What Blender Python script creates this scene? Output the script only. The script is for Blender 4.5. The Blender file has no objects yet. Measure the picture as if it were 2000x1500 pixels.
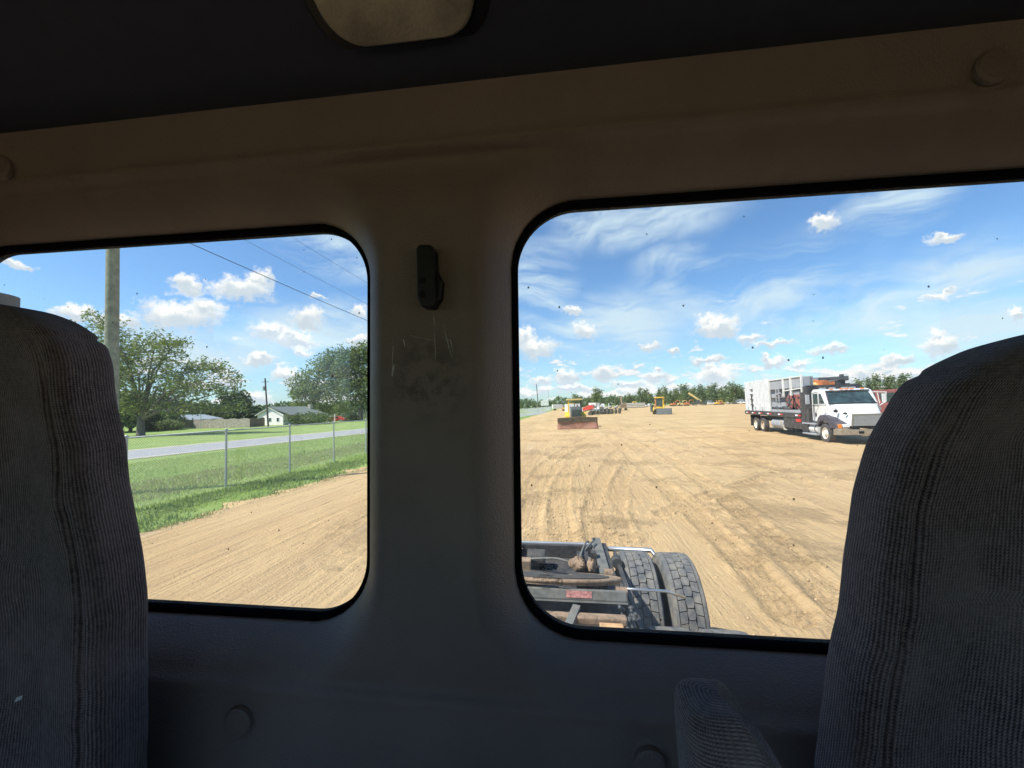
import bpy, math, random
import numpy as np
from mathutils import Matrix, Vector
R=math.radians
random.seed(7); np.random.seed(7)
S=bpy.context.scene
COL=S.collection
# ---------------------------------------------------------------- camera, sky, sun, exposure
F=780.0; H=2.5                                  # focal length for a 2000 px wide frame, eye height
def basis(yaw,pitch,roll):
    y=R(yaw)
    f=np.array([-math.sin(y)*math.cos(pitch),math.cos(y)*math.cos(pitch),math.sin(pitch)])
    r0=np.array([math.cos(y),math.sin(y),0]);u0=np.cross(r0,f)
    r=math.cos(roll)*r0-math.sin(roll)*u0;u=math.cos(roll)*u0+math.sin(roll)*r0
    return np.array([r,u,f]).T
BW=basis(7,math.atan(44/F),.03); BT=basis(7,math.atan(31/F),.0127)
RT=BW@BT.T                                      # how the parked tractor leans on the uneven dirt
cam=bpy.data.cameras.new('camera'); co=bpy.data.objects.new('camera',cam); COL.objects.link(co)
cam.sensor_width=36; cam.lens=F/2000*36; cam.clip_start=.02; cam.clip_end=6000
m=Matrix.Identity(4)
for i in range(3):
    m[i][0]=BW[i][0]; m[i][1]=BW[i][1]; m[i][2]=-BW[i][2]
m[2][3]=H; co.matrix_world=m; S.camera=co
MT=Matrix.Identity(4)
for i in range(3):
    for j in range(3): MT[i][j]=RT[i][j]
MT[2][3]=H
def ray(px,py,B=None):
    B=BW if B is None else B
    return B@np.array([(px-1000)/F,(750-py)/F,1.])
def g(px,py):
    d=ray(px,py);t=-H/d[2];return Vector((d[0]*t,d[1]*t,0))
def aty(px,py,Y):
    d=ray(px,py);t=Y/d[1];return Vector((d[0]*t,Y,d[2]*t+H))
def tcoord(px,py,Y):
    d=ray(px,py,BT);t=Y/d[1];return Vector((d[0]*t,Y,d[2]*t))

S.view_settings.view_transform='Standard'; S.view_settings.look='None'
S.view_settings.exposure=0.95; S.view_settings.gamma=1
S.render.engine='CYCLES'
try:
    S.cycles.use_denoising=True; S.cycles.max_bounces=10; S.cycles.diffuse_bounces=6
    S.cycles.transparent_max_bounces=24; S.cycles.sample_clamp_indirect=6
except Exception: pass
SUN_AZ=Vector((-.90,-.44)); SUN_EL=52
sl=bpy.data.lights.new('sun','SUN'); sl.energy=3.6; sl.angle=R(.53); sl.color=(1,.955,.87)
so=bpy.data.objects.new('sun',sl); COL.objects.link(so)
sd=Vector((SUN_AZ.x*math.cos(R(SUN_EL)),SUN_AZ.y*math.cos(R(SUN_EL)),math.sin(R(SUN_EL)))).normalized()
so.rotation_euler=sd.to_track_quat('Z','Y').to_euler(); so.location=(0,0,60)

class NT:
    def __init__(s,tree): s.t=tree; s.n=tree.nodes; s.l=tree.links
    def new(s,k,**kw):
        n=s.n.new(k)
        for a,b in kw.items(): setattr(n,a,b)
        return n
    def put(s,sock,val):
        if isinstance(val,bpy.types.NodeSocket): s.l.new(val,sock)
        else: sock.default_value=val
    def math(s,op,a,b=None,c=None,clamp=False):
        n=s.new('ShaderNodeMath',operation=op,use_clamp=clamp)
        s.put(n.inputs[0],a)
        if b is not None: s.put(n.inputs[1],b)
        if c is not None: s.put(n.inputs[2],c)
        return n.outputs[0]
    def vmath(s,op,a,b=None,out=0):
        n=s.new('ShaderNodeVectorMath',operation=op)
        s.put(n.inputs[0],a)
        if b is not None: s.put(n.inputs[1],b)
        return n.outputs[out]
    def mix(s,f,a,b,blend='MIX'):
        n=s.new('ShaderNodeMix',data_type='RGBA',blend_type=blend)
        s.put(n.inputs[0],f); s.put(n.inputs[6],a if not isinstance(a,tuple) else (*a[:3],1)); s.put(n.inputs[7],b if not isinstance(b,tuple) else (*b[:3],1))
        return n.outputs[2]
    def noise(s,vec,scale,detail=4,rough=.5,dist=0):
        n=s.new('ShaderNodeTexNoise'); 
        if vec is not None: s.l.new(vec,n.inputs['Vector'])
        n.inputs['Scale'].default_value=scale; n.inputs['Detail'].default_value=detail; n.inputs['Roughness'].default_value=rough; n.inputs['Distortion'].default_value=dist
        return n.outputs[0]
    def ramp(s,v,lo,hi,a=0.,b=1.,smooth=True):
        n=s.new('ShaderNodeMapRange',interpolation_type='SMOOTHSTEP' if smooth else 'LINEAR')
        s.put(n.inputs[0],v)
        for i,q in enumerate((lo,hi,a,b)): n.inputs[1+i].default_value=q
        return n.outputs[0]
    def combine(s,x,y,z):
        n=s.new('ShaderNodeCombineXYZ'); s.put(n.inputs[0],x); s.put(n.inputs[1],y); s.put(n.inputs[2],z); return n.outputs[0]
    def map(s,vec,scale=(1,1,1),rot=(0,0,0),loc=(0,0,0)):
        n=s.new('ShaderNodeMapping'); s.l.new(vec,n.inputs[0]); n.inputs['Scale'].default_value=scale; n.inputs['Rotation'].default_value=rot; n.inputs['Location'].default_value=loc; return n.outputs[0]

W=bpy.data.worlds.new('World'); S.world=W; W.use_nodes=True
t=NT(W.node_tree); W.node_tree.nodes.clear()
sky=t.new('ShaderNodeTexSky'); sky.sky_type='NISHITA'; sky.sun_disc=False
sky.sun_elevation=R(SUN_EL); sky.sun_rotation=math.atan2(SUN_AZ.x,SUN_AZ.y)
sky.air_density=1.0; sky.dust_density=.6; sky.ozone_density=1.6
tc=t.new('ShaderNodeTexCoord').outputs['Generated']
d=t.vmath('NORMALIZE',tc)
sx=t.new('ShaderNodeSeparateXYZ'); t.l.new(d,sx.inputs[0]); X,Y,Z=sx.outputs
az=t.math('ARCTAN2',X,Y); el=t.math('ARCSINE',Z)
uv=t.combine(az,el,0.)
def azel(px,py):
    v=ray(px,py); v=v/np.linalg.norm(v); return math.atan2(v[0],v[1]),math.asin(v[2])
CL=[(365,557,46,24),(470,567,78,30),(505,548,34,30),(345,618,100,40),(400,605,60,28),(150,612,55,24),(225,628,60,28),
(528,648,56,24),(602,622,40,30),(575,662,62,18),(592,684,26,12),(508,703,42,15),(566,736,42,24),(620,578,22,7),
(706,612,24,22),(700,668,30,16),(28,512,44,12),(445,745,40,16),(640,752,50,16),(490,778,60,20),
(1048,680,54,24),(1026,662,26,28),(1119,608,24,12),(1145,646,32,20),(1400,643,68,26),(1385,628,36,22),(1466,661,36,13),(1512,673,52,10),
(1105,738,34,24),(1058,745,26,16),(1180,732,32,20),(1278,735,32,16),(1285,719,14,10),(1400,735,60,24),(1385,722,22,18),(1265,681,30,8),(1310,687,22,7),
(1380,702,50,12),(1510,708,34,14),(1495,700,16,12),(1618,683,56,10),(1565,715,30,9),(1686,728,22,24),(1752,704,40,18),(1742,697,20,14),(1835,674,46,26),(1828,656,22,22),
(1610,437,36,20),(1850,466,50,12),(1835,580,44,9),(1988,615,26,14),(1640,742,60,14),(1230,752,50,10),(1120,760,60,10),(1330,756,50,10),(1720,742,50,12)]
# warp the lookup so that the edges billow
nz=t.new('ShaderNodeTexNoise'); t.l.new(uv,nz.inputs['Vector']); nz.inputs['Scale'].default_value=28; nz.inputs['Detail'].default_value=7; nz.inputs['Roughness'].default_value=.62
wv=t.vmath('SUBTRACT',nz.outputs['Color'],(.5,.5,.5))
sc=t.new('ShaderNodeVectorMath',operation='SCALE'); t.l.new(wv,sc.inputs[0]); sc.inputs['Scale'].default_value=.062
uw=t.vmath('ADD',uv,sc.outputs[0])
fa=fb=None
for (px,py,rx,ry) in CL:
    a0,e0=azel(px,py); a1,_=azel(px+rx,py); _,e1=azel(px,py-ry)
    ra=abs(a1-a0)*.92+1e-4; re=abs(e1-e0)*.98+1e-4
    for k in (0,1):
        off=t.vmath('SUBTRACT',uw,(a0,e0+(.45*re if k else 0),0)); off=t.vmath('MULTIPLY',off,(1/ra,1/re,0))
        ln=t.vmath('LENGTH',off,out=1)
        if k==0: fa=ln if fa is None else t.math('MINIMUM',fa,ln)
        else: fb=ln if fb is None else t.math('MINIMUM',fb,ln)
fine=t.noise(uv,90,6,.6)
dens=t.math('SUBTRACT',1.06,fa); dens=t.math('ADD',dens,t.math('MULTIPLY',t.math('SUBTRACT',fine,.5),1.0))
maskc=t.ramp(dens,.0,.62)
shade=t.ramp(t.math('ADD',t.math('SUBTRACT',fa,fb),t.math('MULTIPLY',t.math('SUBTRACT',nz.outputs[0],.5),1.2)),-.45,.35)
ccol=t.mix(shade,(.66,.75,.84),(1.10,1.09,1.06))
# low band of small distant cumulus
u2=t.combine(t.math('MULTIPLY',az,1.0),t.math('MULTIPLY',el,2.6),3.1)
n2=t.noise(u2,13,7,.6)
band=t.ramp(el,.02,.17,.10,-.13,smooth=False)
m2=t.ramp(t.math('ADD',n2,band),.53,.64)
m2=t.math('MULTIPLY',m2,t.ramp(el,.30,.16))
n2b=t.noise(t.vmath('ADD',u2,(0.004,.02,0)),13,5,.6)
c2=t.mix(t.ramp(t.math('SUBTRACT',n2,n2b),-.04,.03),(.68,.77,.85),(1.0,1.0,1.0))
# cirrus streaks on a high flat layer
pr=t.map(uv,scale=(2.2,9.0,1),rot=(0,0,R(-24)))
w1=t.noise(t.map(uv,scale=(3,4,1)),1.0,3,.5)
n3=t.new('ShaderNodeTexNoise'); t.l.new(t.vmath('ADD',pr,t.combine(0.,t.math('MULTIPLY',w1,2.2),0.)),n3.inputs['Vector']); n3.inputs['Scale'].default_value=1.25; n3.inputs['Detail'].default_value=9; n3.inputs['Roughness'].default_value=.64; n3.inputs['Distortion'].default_value=.35
ZN=[(1440,560,240,75),(1860,560,210,85),(1230,435,190,55),(1330,520,90,40),(650,492,110,50),(1050,560,70,90),(1640,600,260,60),(1740,410,120,40),(1180,640,160,60),(640,650,140,60),(420,680,160,50),(1900,640,160,60)]
fz=None; ur=t.vmath('ADD',uv,t.combine(0.,t.math('MULTIPLY',t.math('SUBTRACT',t.noise(uv,5,4,.6),.5),.10),0.))
for (px,py,rx,ry) in ZN:
    a0,e0=azel(px,py); a1,_=azel(px+rx,py); _,e1=azel(px,py-ry)
    off=t.vmath('SUBTRACT',ur,(a0,e0,0)); off=t.vmath('MULTIPLY',off,(1/abs(a1-a0),1/abs(e1-e0),0)); ln=t.vmath('LENGTH',off,out=1)
    fz=ln if fz is None else t.math('MINIMUM',fz,ln)
m3=t.math('MULTIPLY',t.ramp(n3.outputs[0],.34,.64),t.ramp(fz,1.45,.45))
m3=t.math('MULTIPLY',m3,.86)
m3=t.math('ADD',m3,t.ramp(el,.30,-.02,0.,.26)); m3=t.math('MINIMUM',m3,.9)
skyc=t.vmath('MULTIPLY',sky.outputs[0],(.93,1.29,1.57))
K=8.6                                           # cloud radiance in the sky texture's own units
def kc(c):
    n=t.new('ShaderNodeVectorMath',operation='SCALE'); t.put(n.inputs[0],c); n.inputs['Scale'].default_value=K; return n.outputs[0]
c=t.mix(m3,skyc,(K*.72,K*.88,K*.98))
c=t.mix(m2,c,kc(c2)); c=t.mix(maskc,c,kc(ccol))
c=t.mix(t.ramp(Z,-.02,-.001),(.9,.85,.7),c)
bg=t.new('ShaderNodeBackground'); t.l.new(c,bg.inputs[0]); bg.inputs[1].default_value=.065
ow=t.new('ShaderNodeOutputWorld'); t.l.new(bg.outputs[0],ow.inputs[0])
try: W.cycles.sampling_method='MANUAL'; W.cycles.sample_map_resolution=1024
except Exception: pass

# ---------------------------------------------------------------- helpers
def tag(o,label=None,cat=None,group=None,kind=None):
    if label: o['label']=label
    if cat: o['category']=cat
    if group: o['group']=group
    if kind: o['kind']=kind
    return o
def empty(name,loc=(0,0,0),rz=0,mat=None):
    o=bpy.data.objects.new(name,None); COL.objects.link(o); o.empty_display_size=.3
    if mat is not None: o.matrix_world=mat
    else: o.location=loc; o.rotation_euler=(0,0,rz)
    return o
KIDS={}
def link(name,me,parent=None):
    o=bpy.data.objects.new(name,me); COL.objects.link(o)
    if parent is not None: o.parent=parent; KIDS.setdefault(parent.name,[]).append(o)
    return o
def copy_tree(o,parent=None):
    c=o.copy(); COL.objects.link(c); 
    if parent is not None: c.parent=parent; KIDS.setdefault(parent.name,[]).append(c)
    for ch in list(KIDS.get(o.name,[])): copy_tree(ch,c)
    return c
class MB:
    def __init__(s,M=None): s.v=[];s.f=[];s.M=M
    def add(s,vs,fs):
        b=len(s.v)
        for p in vs: s.v.append(tuple(s.M@Vector(p)) if s.M is not None else tuple(p))
        s.f+= [tuple(i+b for i in f) for f in fs]; return s
    def box(s,x0,x1,y0,y1,z0,z1,tx=0,ty=0):      # tx, ty shrink the top
        return s.add([(x0,y0,z0),(x1,y0,z0),(x1,y1,z0),(x0,y1,z0),(x0+tx,y0+ty,z1),(x1-tx,y0+ty,z1),(x1-tx,y1-ty,z1),(x0+tx,y1-ty,z1)],
          [(3,2,1,0),(4,5,6,7),(0,1,5,4),(1,2,6,5),(2,3,7,6),(3,0,4,7)])
    def bar(s,a,b,w,h=None):
        a=Vector(a);b=Vector(b);h=h or w
        z=(b-a).normalized();x=z.cross(Vector((0,0,1)))
        if x.length<1e-3: x=Vector((1,0,0))
        x.normalize();y=z.cross(x)
        q=[p+x*i*w/2+y*j*h/2 for p in (a,b) for i,j in ((-1,-1),(1,-1),(1,1),(-1,1))]
        return s.add(q,[(3,2,1,0),(4,5,6,7),(0,1,5,4),(1,2,6,5),(2,3,7,6),(3,0,4,7)])
    def tube(s,pts,r,n=8,cap=True):
        pts=[Vector(p) for p in pts]; rs=r if isinstance(r,(list,tuple)) else [r]*len(pts)
        vs=[];fs=[];px=None
        for i,p in enumerate(pts):
            dr=(pts[min(i+1,len(pts)-1)]-pts[max(i-1,0)]).normalized()
            x=(px-dr*px.dot(dr)) if px is not None else dr.cross(Vector((0,0,1)) if abs(dr.z)<.95 else Vector((1,0,0)))
            if x.length<1e-5: x=dr.orthogonal()
            x.normalize(); px=x; y=dr.cross(x)
            for k in range(n):
                a=2*math.pi*k/n; vs.append(p+(x*math.cos(a)+y*math.sin(a))*rs[i])
        for i in range(len(pts)-1):
            for k in range(n):
                fs.append((i*n+k,i*n+(k+1)%n,(i+1)*n+(k+1)%n,(i+1)*n+k))
        if cap: fs.append(tuple(range(n-1,-1,-1))); fs.append(tuple((len(pts)-1)*n+k for k in range(n)))
        return s.add(vs,fs)
    def cyl(s,a,b,r,r2=None,n=16): return s.tube([a,b],[r,r if r2 is None else r2],n)
    def prism(s,poly,axis,a,b):                  # poly of (p,q); axis 'x': (y,z), 'y': (x,z), 'z': (x,y)
        def P(p,q,t): return (t,p,q) if axis=='x' else ((p,t,q) if axis=='y' else (p,q,t))
        n=len(poly); vs=[P(p,q,a) for p,q in poly]+[P(p,q,b) for p,q in poly]
        ar=sum(poly[i][0]*poly[(i+1)%n][1]-poly[(i+1)%n][0]*poly[i][1] for i in range(n))
        fl=(ar>0)^(axis=='y')^(b<a)
        f0=tuple(range(n)); f1=tuple(range(n,2*n)); sd=[(i,(i+1)%n,(i+1)%n+n,i+n) for i in range(n)]
        if fl: fs=[f0[::-1],f1]+sd
        else: fs=[f0,f1[::-1]]+[q[::-1] for q in sd]
        return s.add(vs,fs)
    def lathe(s,prof,c,axis='x',n=32):            # prof of (t along axis, r)
        vs=[];fs=[];m_=len(prof)
        for k in range(n):
            a=2*math.pi*k/n
            for tt,r in prof:
                p=(tt,r*math.cos(a),r*math.sin(a)) if axis=='x' else ((r*math.cos(a),tt,r*math.sin(a)) if axis=='y' else (r*math.cos(a),r*math.sin(a),tt))
                vs.append((c[0]+p[0],c[1]+p[1],c[2]+p[2]))
        for k in range(n):
            for i in range(m_-1):
                a=k*m_+i; b=((k+1)%n)*m_+i
                fs.append((a,b,b+1,a+1) if axis!='y' else (a,a+1,b+1,b))
        return s.add(vs,fs)
    def blob(s,c,r,seed=0,n=10,amp=.15):
        rr=random.Random(seed); vs=[];fs=[]
        ph=[rr.uniform(0,6) for _ in range(4)]
        for i in range(n+1):
            th=math.pi*i/n
            for k in range(2*n):
                a=math.pi*k/n; q=1+amp*math.sin(3*a+ph[0])*math.sin(2*th+ph[1])+amp*.6*math.sin(5*a+ph[2])*math.sin(4*th)
                vs.append((c[0]+r[0]*q*math.sin(th)*math.cos(a),c[1]+r[1]*q*math.sin(th)*math.sin(a),c[2]+r[2]*q*math.cos(th)))
        for i in range(n):
            for k in range(2*n): fs.append((i*2*n+k,(i+1)*2*n+k,(i+1)*2*n+(k+1)%(2*n),i*2*n+(k+1)%(2*n)))
        return s.add(vs,fs)
    def build(s,name,mat,parent=None,smooth=False,bevel=0,auto=False,seg=2):
        me=bpy.data.meshes.new(name); me.from_pydata(s.v,[],s.f); me.update()
        me.materials.append(mat)
        if smooth or auto: me.polygons.foreach_set('use_smooth',[True]*len(me.polygons))
        o=link(name,me,parent)
        if bevel:
            b=o.modifiers.new('bevel','BEVEL'); b.width=bevel; b.segments=seg; b.limit_method='ANGLE'; b.angle_limit=R(35)
        if auto:
            try: me.set_sharp_from_angle(angle=R(38))
            except Exception: pass
        return o
def npmesh(name,vs,fs,mat,parent=None,smooth=False,uvs=None):
    me=bpy.data.meshes.new(name); vs=np.asarray(vs,dtype=np.float32); fs=np.asarray(fs,dtype=np.int32)
    k=fs.shape[1]; me.vertices.add(len(vs)); me.vertices.foreach_set('co',vs.ravel())
    me.loops.add(fs.size); me.loops.foreach_set('vertex_index',fs.ravel())
    me.polygons.add(len(fs)); me.polygons.foreach_set('loop_start',np.arange(0,fs.size,k,dtype=np.int32))
    try: me.polygons.foreach_set('loop_total',np.full(len(fs),k,dtype=np.int32))
    except Exception: pass
    if smooth: me.polygons.foreach_set('use_smooth',np.ones(len(fs),dtype=bool))
    if uvs is not None:
        l=me.uv_layers.new(name='UVMap'); l.data.foreach_set('uv',np.asarray(uvs,dtype=np.float32)[fs.ravel()].ravel())
    me.update(calc_edges=True); me.validate(); me.materials.append(mat)
    return link(name,me,parent)
def grid_faces(nr,nc):
    i=np.arange(nr-1)[:,None]*nc+np.arange(nc-1)[None,:]; i=i.ravel()
    return np.stack([i,i+1,i+nc+1,i+nc],1)
def vnoise(x,y,seed=0):
    xi=np.floor(x).astype(np.int64); yi=np.floor(y).astype(np.int64); fx=x-xi; fy=y-yi
    fx=fx*fx*(3-2*fx); fy=fy*fy*(3-2*fy)
    def h(a,b):
        n=(a*374761393+b*668265263+seed*1442695041)&0x7fffffff
        n=((n^(n>>13))*1274126177)&0x7fffffff
        return ((n^(n>>16))&0xffff)/65535.
    return (h(xi,yi)*(1-fx)+h(xi+1,yi)*fx)*(1-fy)+(h(xi,yi+1)*(1-fx)+h(xi+1,yi+1)*fx)*fy
def fbm(x,y,o=4,seed=0):
    a=.5;s=0
    for i in range(o): s=s+a*vnoise(x*2**i,y*2**i,seed+i*17); a*=.5
    return s-.5*(1-.5**o)

# ---------------------------------------------------------------- materials
def mat(name,col,rough=.6,metal=0,spec=.4,vary=.0,vscale=8,bump=0,bscale=60,dust=0,dcol=(.42,.32,.2),coat=0,grime=0):
    mt=bpy.data.materials.new(name); mt.use_nodes=True; n=NT(mt.node_tree); b=mt.node_tree.nodes['Principled BSDF']
    b.inputs['Roughness'].default_value=rough; b.inputs['Metallic'].default_value=metal; b.inputs['Specular IOR Level'].default_value=spec
    if coat: b.inputs['Coat Weight'].default_value=coat
    o=n.new('ShaderNodeTexCoord').outputs['Object']; c=(*col,1)
    b.inputs['Base Color'].default_value=c
    src=None
    if vary:
        v=n.noise(o,vscale,5,.6); src=n.mix(n.ramp(v,.3,.7),tuple(x*(1-vary) for x in col),tuple(min(1,x*(1+vary)) for x in col))
    if dust:
        v=n.noise(o,vscale*.6+1.3,6,.65); src=n.mix(n.math('MULTIPLY',n.ramp(v,.36,.66),dust),src if src is not None else col,dcol)
    if grime:
        v=n.noise(n.map(o,scale=(1,1,.25)),vscale*1.7,5,.7); src=n.mix(n.math('MULTIPLY',n.ramp(v,.48,.72),grime),src if src is not None else col,(.07,.06,.05))
    if src is not None: n.l.new(src,b.inputs['Base Color'])
    if bump:
        bn=n.new('ShaderNodeBump'); bn.inputs['Strength'].default_value=bump; bn.inputs['Distance'].default_value=.02
        n.l.new(n.noise(o,bscale,4,.6),bn.inputs['Height']); n.l.new(bn.outputs[0],b.inputs['Normal'])
    return mt
def leafmat(name,c1,c2,tr=.25):
    mt=bpy.data.materials.new(name); mt.use_nodes=True; n=NT(mt.node_tree); b=mt.node_tree.nodes['Principled BSDF']; out=mt.node_tree.nodes['Material Output']
    gi=n.new('ShaderNodeNewGeometry').outputs['Random Per Island']; o=n.new('ShaderNodeTexCoord').outputs['Object']
    f=n.math('ADD',n.math('MULTIPLY',gi,.6),n.math('MULTIPLY',n.ramp(n.noise(o,.55,3,.5),.35,.65),.4))
    c=n.mix(f,c1,c2); n.l.new(c,b.inputs['Base Color']); b.inputs['Roughness'].default_value=.55; b.inputs['Specular IOR Level'].default_value=.35
    tl=n.new('ShaderNodeBsdfTranslucent'); n.l.new(n.mix(.5,c,(.16,.22,.03)),tl.inputs[0])
    ms=n.new('ShaderNodeMixShader'); ms.inputs[0].default_value=tr; n.l.new(b.outputs[0],ms.inputs[1]); n.l.new(tl.outputs[0],ms.inputs[2]); n.l.new(ms.outputs[0],out.inputs[0])
    return mt
def vinyl(name,col,col2):
    mt=bpy.data.materials.new(name); mt.use_nodes=True; n=NT(mt.node_tree); b=mt.node_tree.nodes['Principled BSDF']
    o=n.new('ShaderNodeTexCoord').outputs['Object']
    cc=n.mix(n.ramp(n.noise(o,5,6,.65),.32,.7),col,col2)
    dd=n.vmath('LENGTH',n.vmath('MULTIPLY',n.vmath('SUBTRACT',o,(-.165,-1.917,2.53)),(1.,.2,1.)),out=1)
    sm=n.math('MULTIPLY',n.ramp(dd,.075,.015),n.ramp(n.noise(o,38,5,.7),.42,.62)); cc=n.mix(n.math('MULTIPLY',sm,.6),cc,(.035,.033,.03)); n.l.new(cc,b.inputs['Base Color'])
    b.inputs['Roughness'].default_value=.55; b.inputs['Specular IOR Level'].default_value=.35
    v=n.new('ShaderNodeTexVoronoi'); n.l.new(o,v.inputs['Vector']); v.inputs['Scale'].default_value=420
    h=n.math('ADD',v.outputs[0],n.math('MULTIPLY',n.noise(o,160,3,.6),.8))
    bn=n.new('ShaderNodeBump'); bn.inputs['Strength'].default_value=.55; bn.inputs['Distance'].default_value=.0012
    n.l.new(h,bn.inputs['Height']); n.l.new(bn.outputs[0],b.inputs['Normal']); return mt
def fabric(name,c1,c2,ribs=True,ang=0):
    mt=bpy.data.materials.new(name); mt.use_nodes=True; n=NT(mt.node_tree); b=mt.node_tree.nodes['Principled BSDF']
    b.inputs['Roughness'].default_value=.95; b.inputs['Specular IOR Level'].default_value=.12
    b.inputs['Sheen Weight'].default_value=.25; b.inputs['Sheen Roughness'].default_value=.5
    tcn=n.new('ShaderNodeTexCoord'); u=tcn.outputs['UV']; o=tcn.outputs['Object']
    wob=n.math('MULTIPLY',n.math('SUBTRACT',n.noise(o,34,4,.6),.5),.0020)
    s=n.new('ShaderNodeSeparateXYZ'); n.l.new(u,s.inputs[0]); a,bb=(s.outputs[0],s.outputs[1]) if not ang else (s.outputs[1],s.outputs[0])
    rib=n.math('SINE',n.math('MULTIPLY',n.math('ADD',a,wob),2*math.pi/.0030))
    st=n.math('SINE',n.math('ADD',n.math('MULTIPLY',bb,2*math.pi/.0026),n.math('MULTIPLY',rib,1.6)))
    hh=n.math('ADD',n.math('MULTIPLY',rib,.58),n.math('MULTIPLY',st,.34)); hh=n.math('ADD',hh,n.math('MULTIPLY',n.noise(o,430,4,.75),2.0))
    vc=n.new('ShaderNodeTexVoronoi'); vc.voronoi_dimensions='2D'; n.l.new(n.map(u,scale=(1,.75,1)),vc.inputs['Vector']); vc.inputs['Scale'].default_value=330
    vr=n.new('ShaderNodeSeparateColor'); n.l.new(vc.outputs['Color'],vr.inputs[0]); hh=n.math('ADD',hh,n.math('MULTIPLY',n.math('SUBTRACT',vr.outputs[0],.5),.45))
    f=n.ramp(hh,.1,2.3); c=n.mix(f,c1,c2)
    c=n.mix(n.math('MULTIPLY',n.ramp(n.noise(o,12,6,.7),.40,.66),.42),c,tuple(x*.95 for x in c2))
    n.l.new(c,b.inputs['Base Color'])
    bn=n.new('ShaderNodeBump'); bn.inputs['Strength'].default_value=.8; bn.inputs['Distance'].default_value=.0012
    n.l.new(hh,bn.inputs['Height']); n.l.new(bn.outputs[0],b.inputs['Normal']); return mt
def glassmat(name,tint=(.955,.97,.96),refl=.045,dirt=.085,specks=True):
    mt=bpy.data.materials.new(name); mt.use_nodes=True; n=NT(mt.node_tree); n.n.clear(); out=n.new('ShaderNodeOutputMaterial')
    tr=n.new('ShaderNodeBsdfTransparent'); tr.inputs[0].default_value=(*tint,1)
    gl=n.new('ShaderNodeBsdfGlossy'); gl.inputs['Roughness'].default_value=.02; gl.inputs[0].default_value=(.9,.95,1,1)
    m1=n.new('ShaderNodeMixShader'); m1.inputs[0].default_value=refl; n.l.new(tr.outputs[0],m1.inputs[1]); n.l.new(gl.outputs[0],m1.inputs[2])
    o=n.new('ShaderNodeTexCoord').outputs['Object']
    tl=n.new('ShaderNodeBsdfTranslucent'); tl.inputs[0].default_value=(.8,.82,.8,1)
    dv=n.math('MULTIPLY',n.ramp(n.noise(o,6,6,.7),.3,.75,.35,1.),dirt)
    if specks:
        sp=n.ramp(n.noise(o,520,2,.5),.70,.78); dv=n.math('ADD',dv,n.math('MULTIPLY',n.math('MULTIPLY',sp,n.ramp(n.noise(n.map(o,loc=(3,1,2)),9,3,.5),.5,.62)),.5),clamp=True)
    m2=n.new('ShaderNodeMixShader'); n.l.new(dv,m2.inputs[0]); n.l.new(m1.outputs[0],m2.inputs[1]); n.l.new(tl.outputs[0],m2.inputs[2])
    last=m2.outputs[0]
    if specks:
        sp3=n.new('ShaderNodeSeparateXYZ'); n.l.new(o,sp3.inputs[0]); wobx=n.math('MULTIPLY',n.math('SUBTRACT',n.noise(o,700,2,.5),.5),.0022)
        v=n.new('ShaderNodeTexVoronoi'); v.voronoi_dimensions='2D'; n.l.new(n.combine(n.math('ADD',sp3.outputs[0],wobx),n.math('MULTIPLY',sp3.outputs[2],.8),0.),v.inputs['Vector']); v.inputs['Scale'].default_value=24
        vs=n.new('ShaderNodeSeparateColor'); n.l.new(v.outputs['Color'],vs.inputs[0])
        rad=n.math('MULTIPLY',n.ramp(vs.outputs[0],.62,1.,0.,1.,smooth=False),.034)
        k=n.math('LESS_THAN',v.outputs['Distance'],rad); k=n.math('MULTIPLY',k,.8)
        df=n.new('ShaderNodeBsdfDiffuse'); df.inputs[0].default_value=(.05,.05,.05,1)
        m3_=n.new('ShaderNodeMixShader'); n.l.new(k,m3_.inputs[0]); n.l.new(last,m3_.inputs[1]); n.l.new(df.outputs[0],m3_.inputs[2]); last=m3_.outputs[0]
    n.l.new(last,out.inputs[0]); return mt

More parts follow.
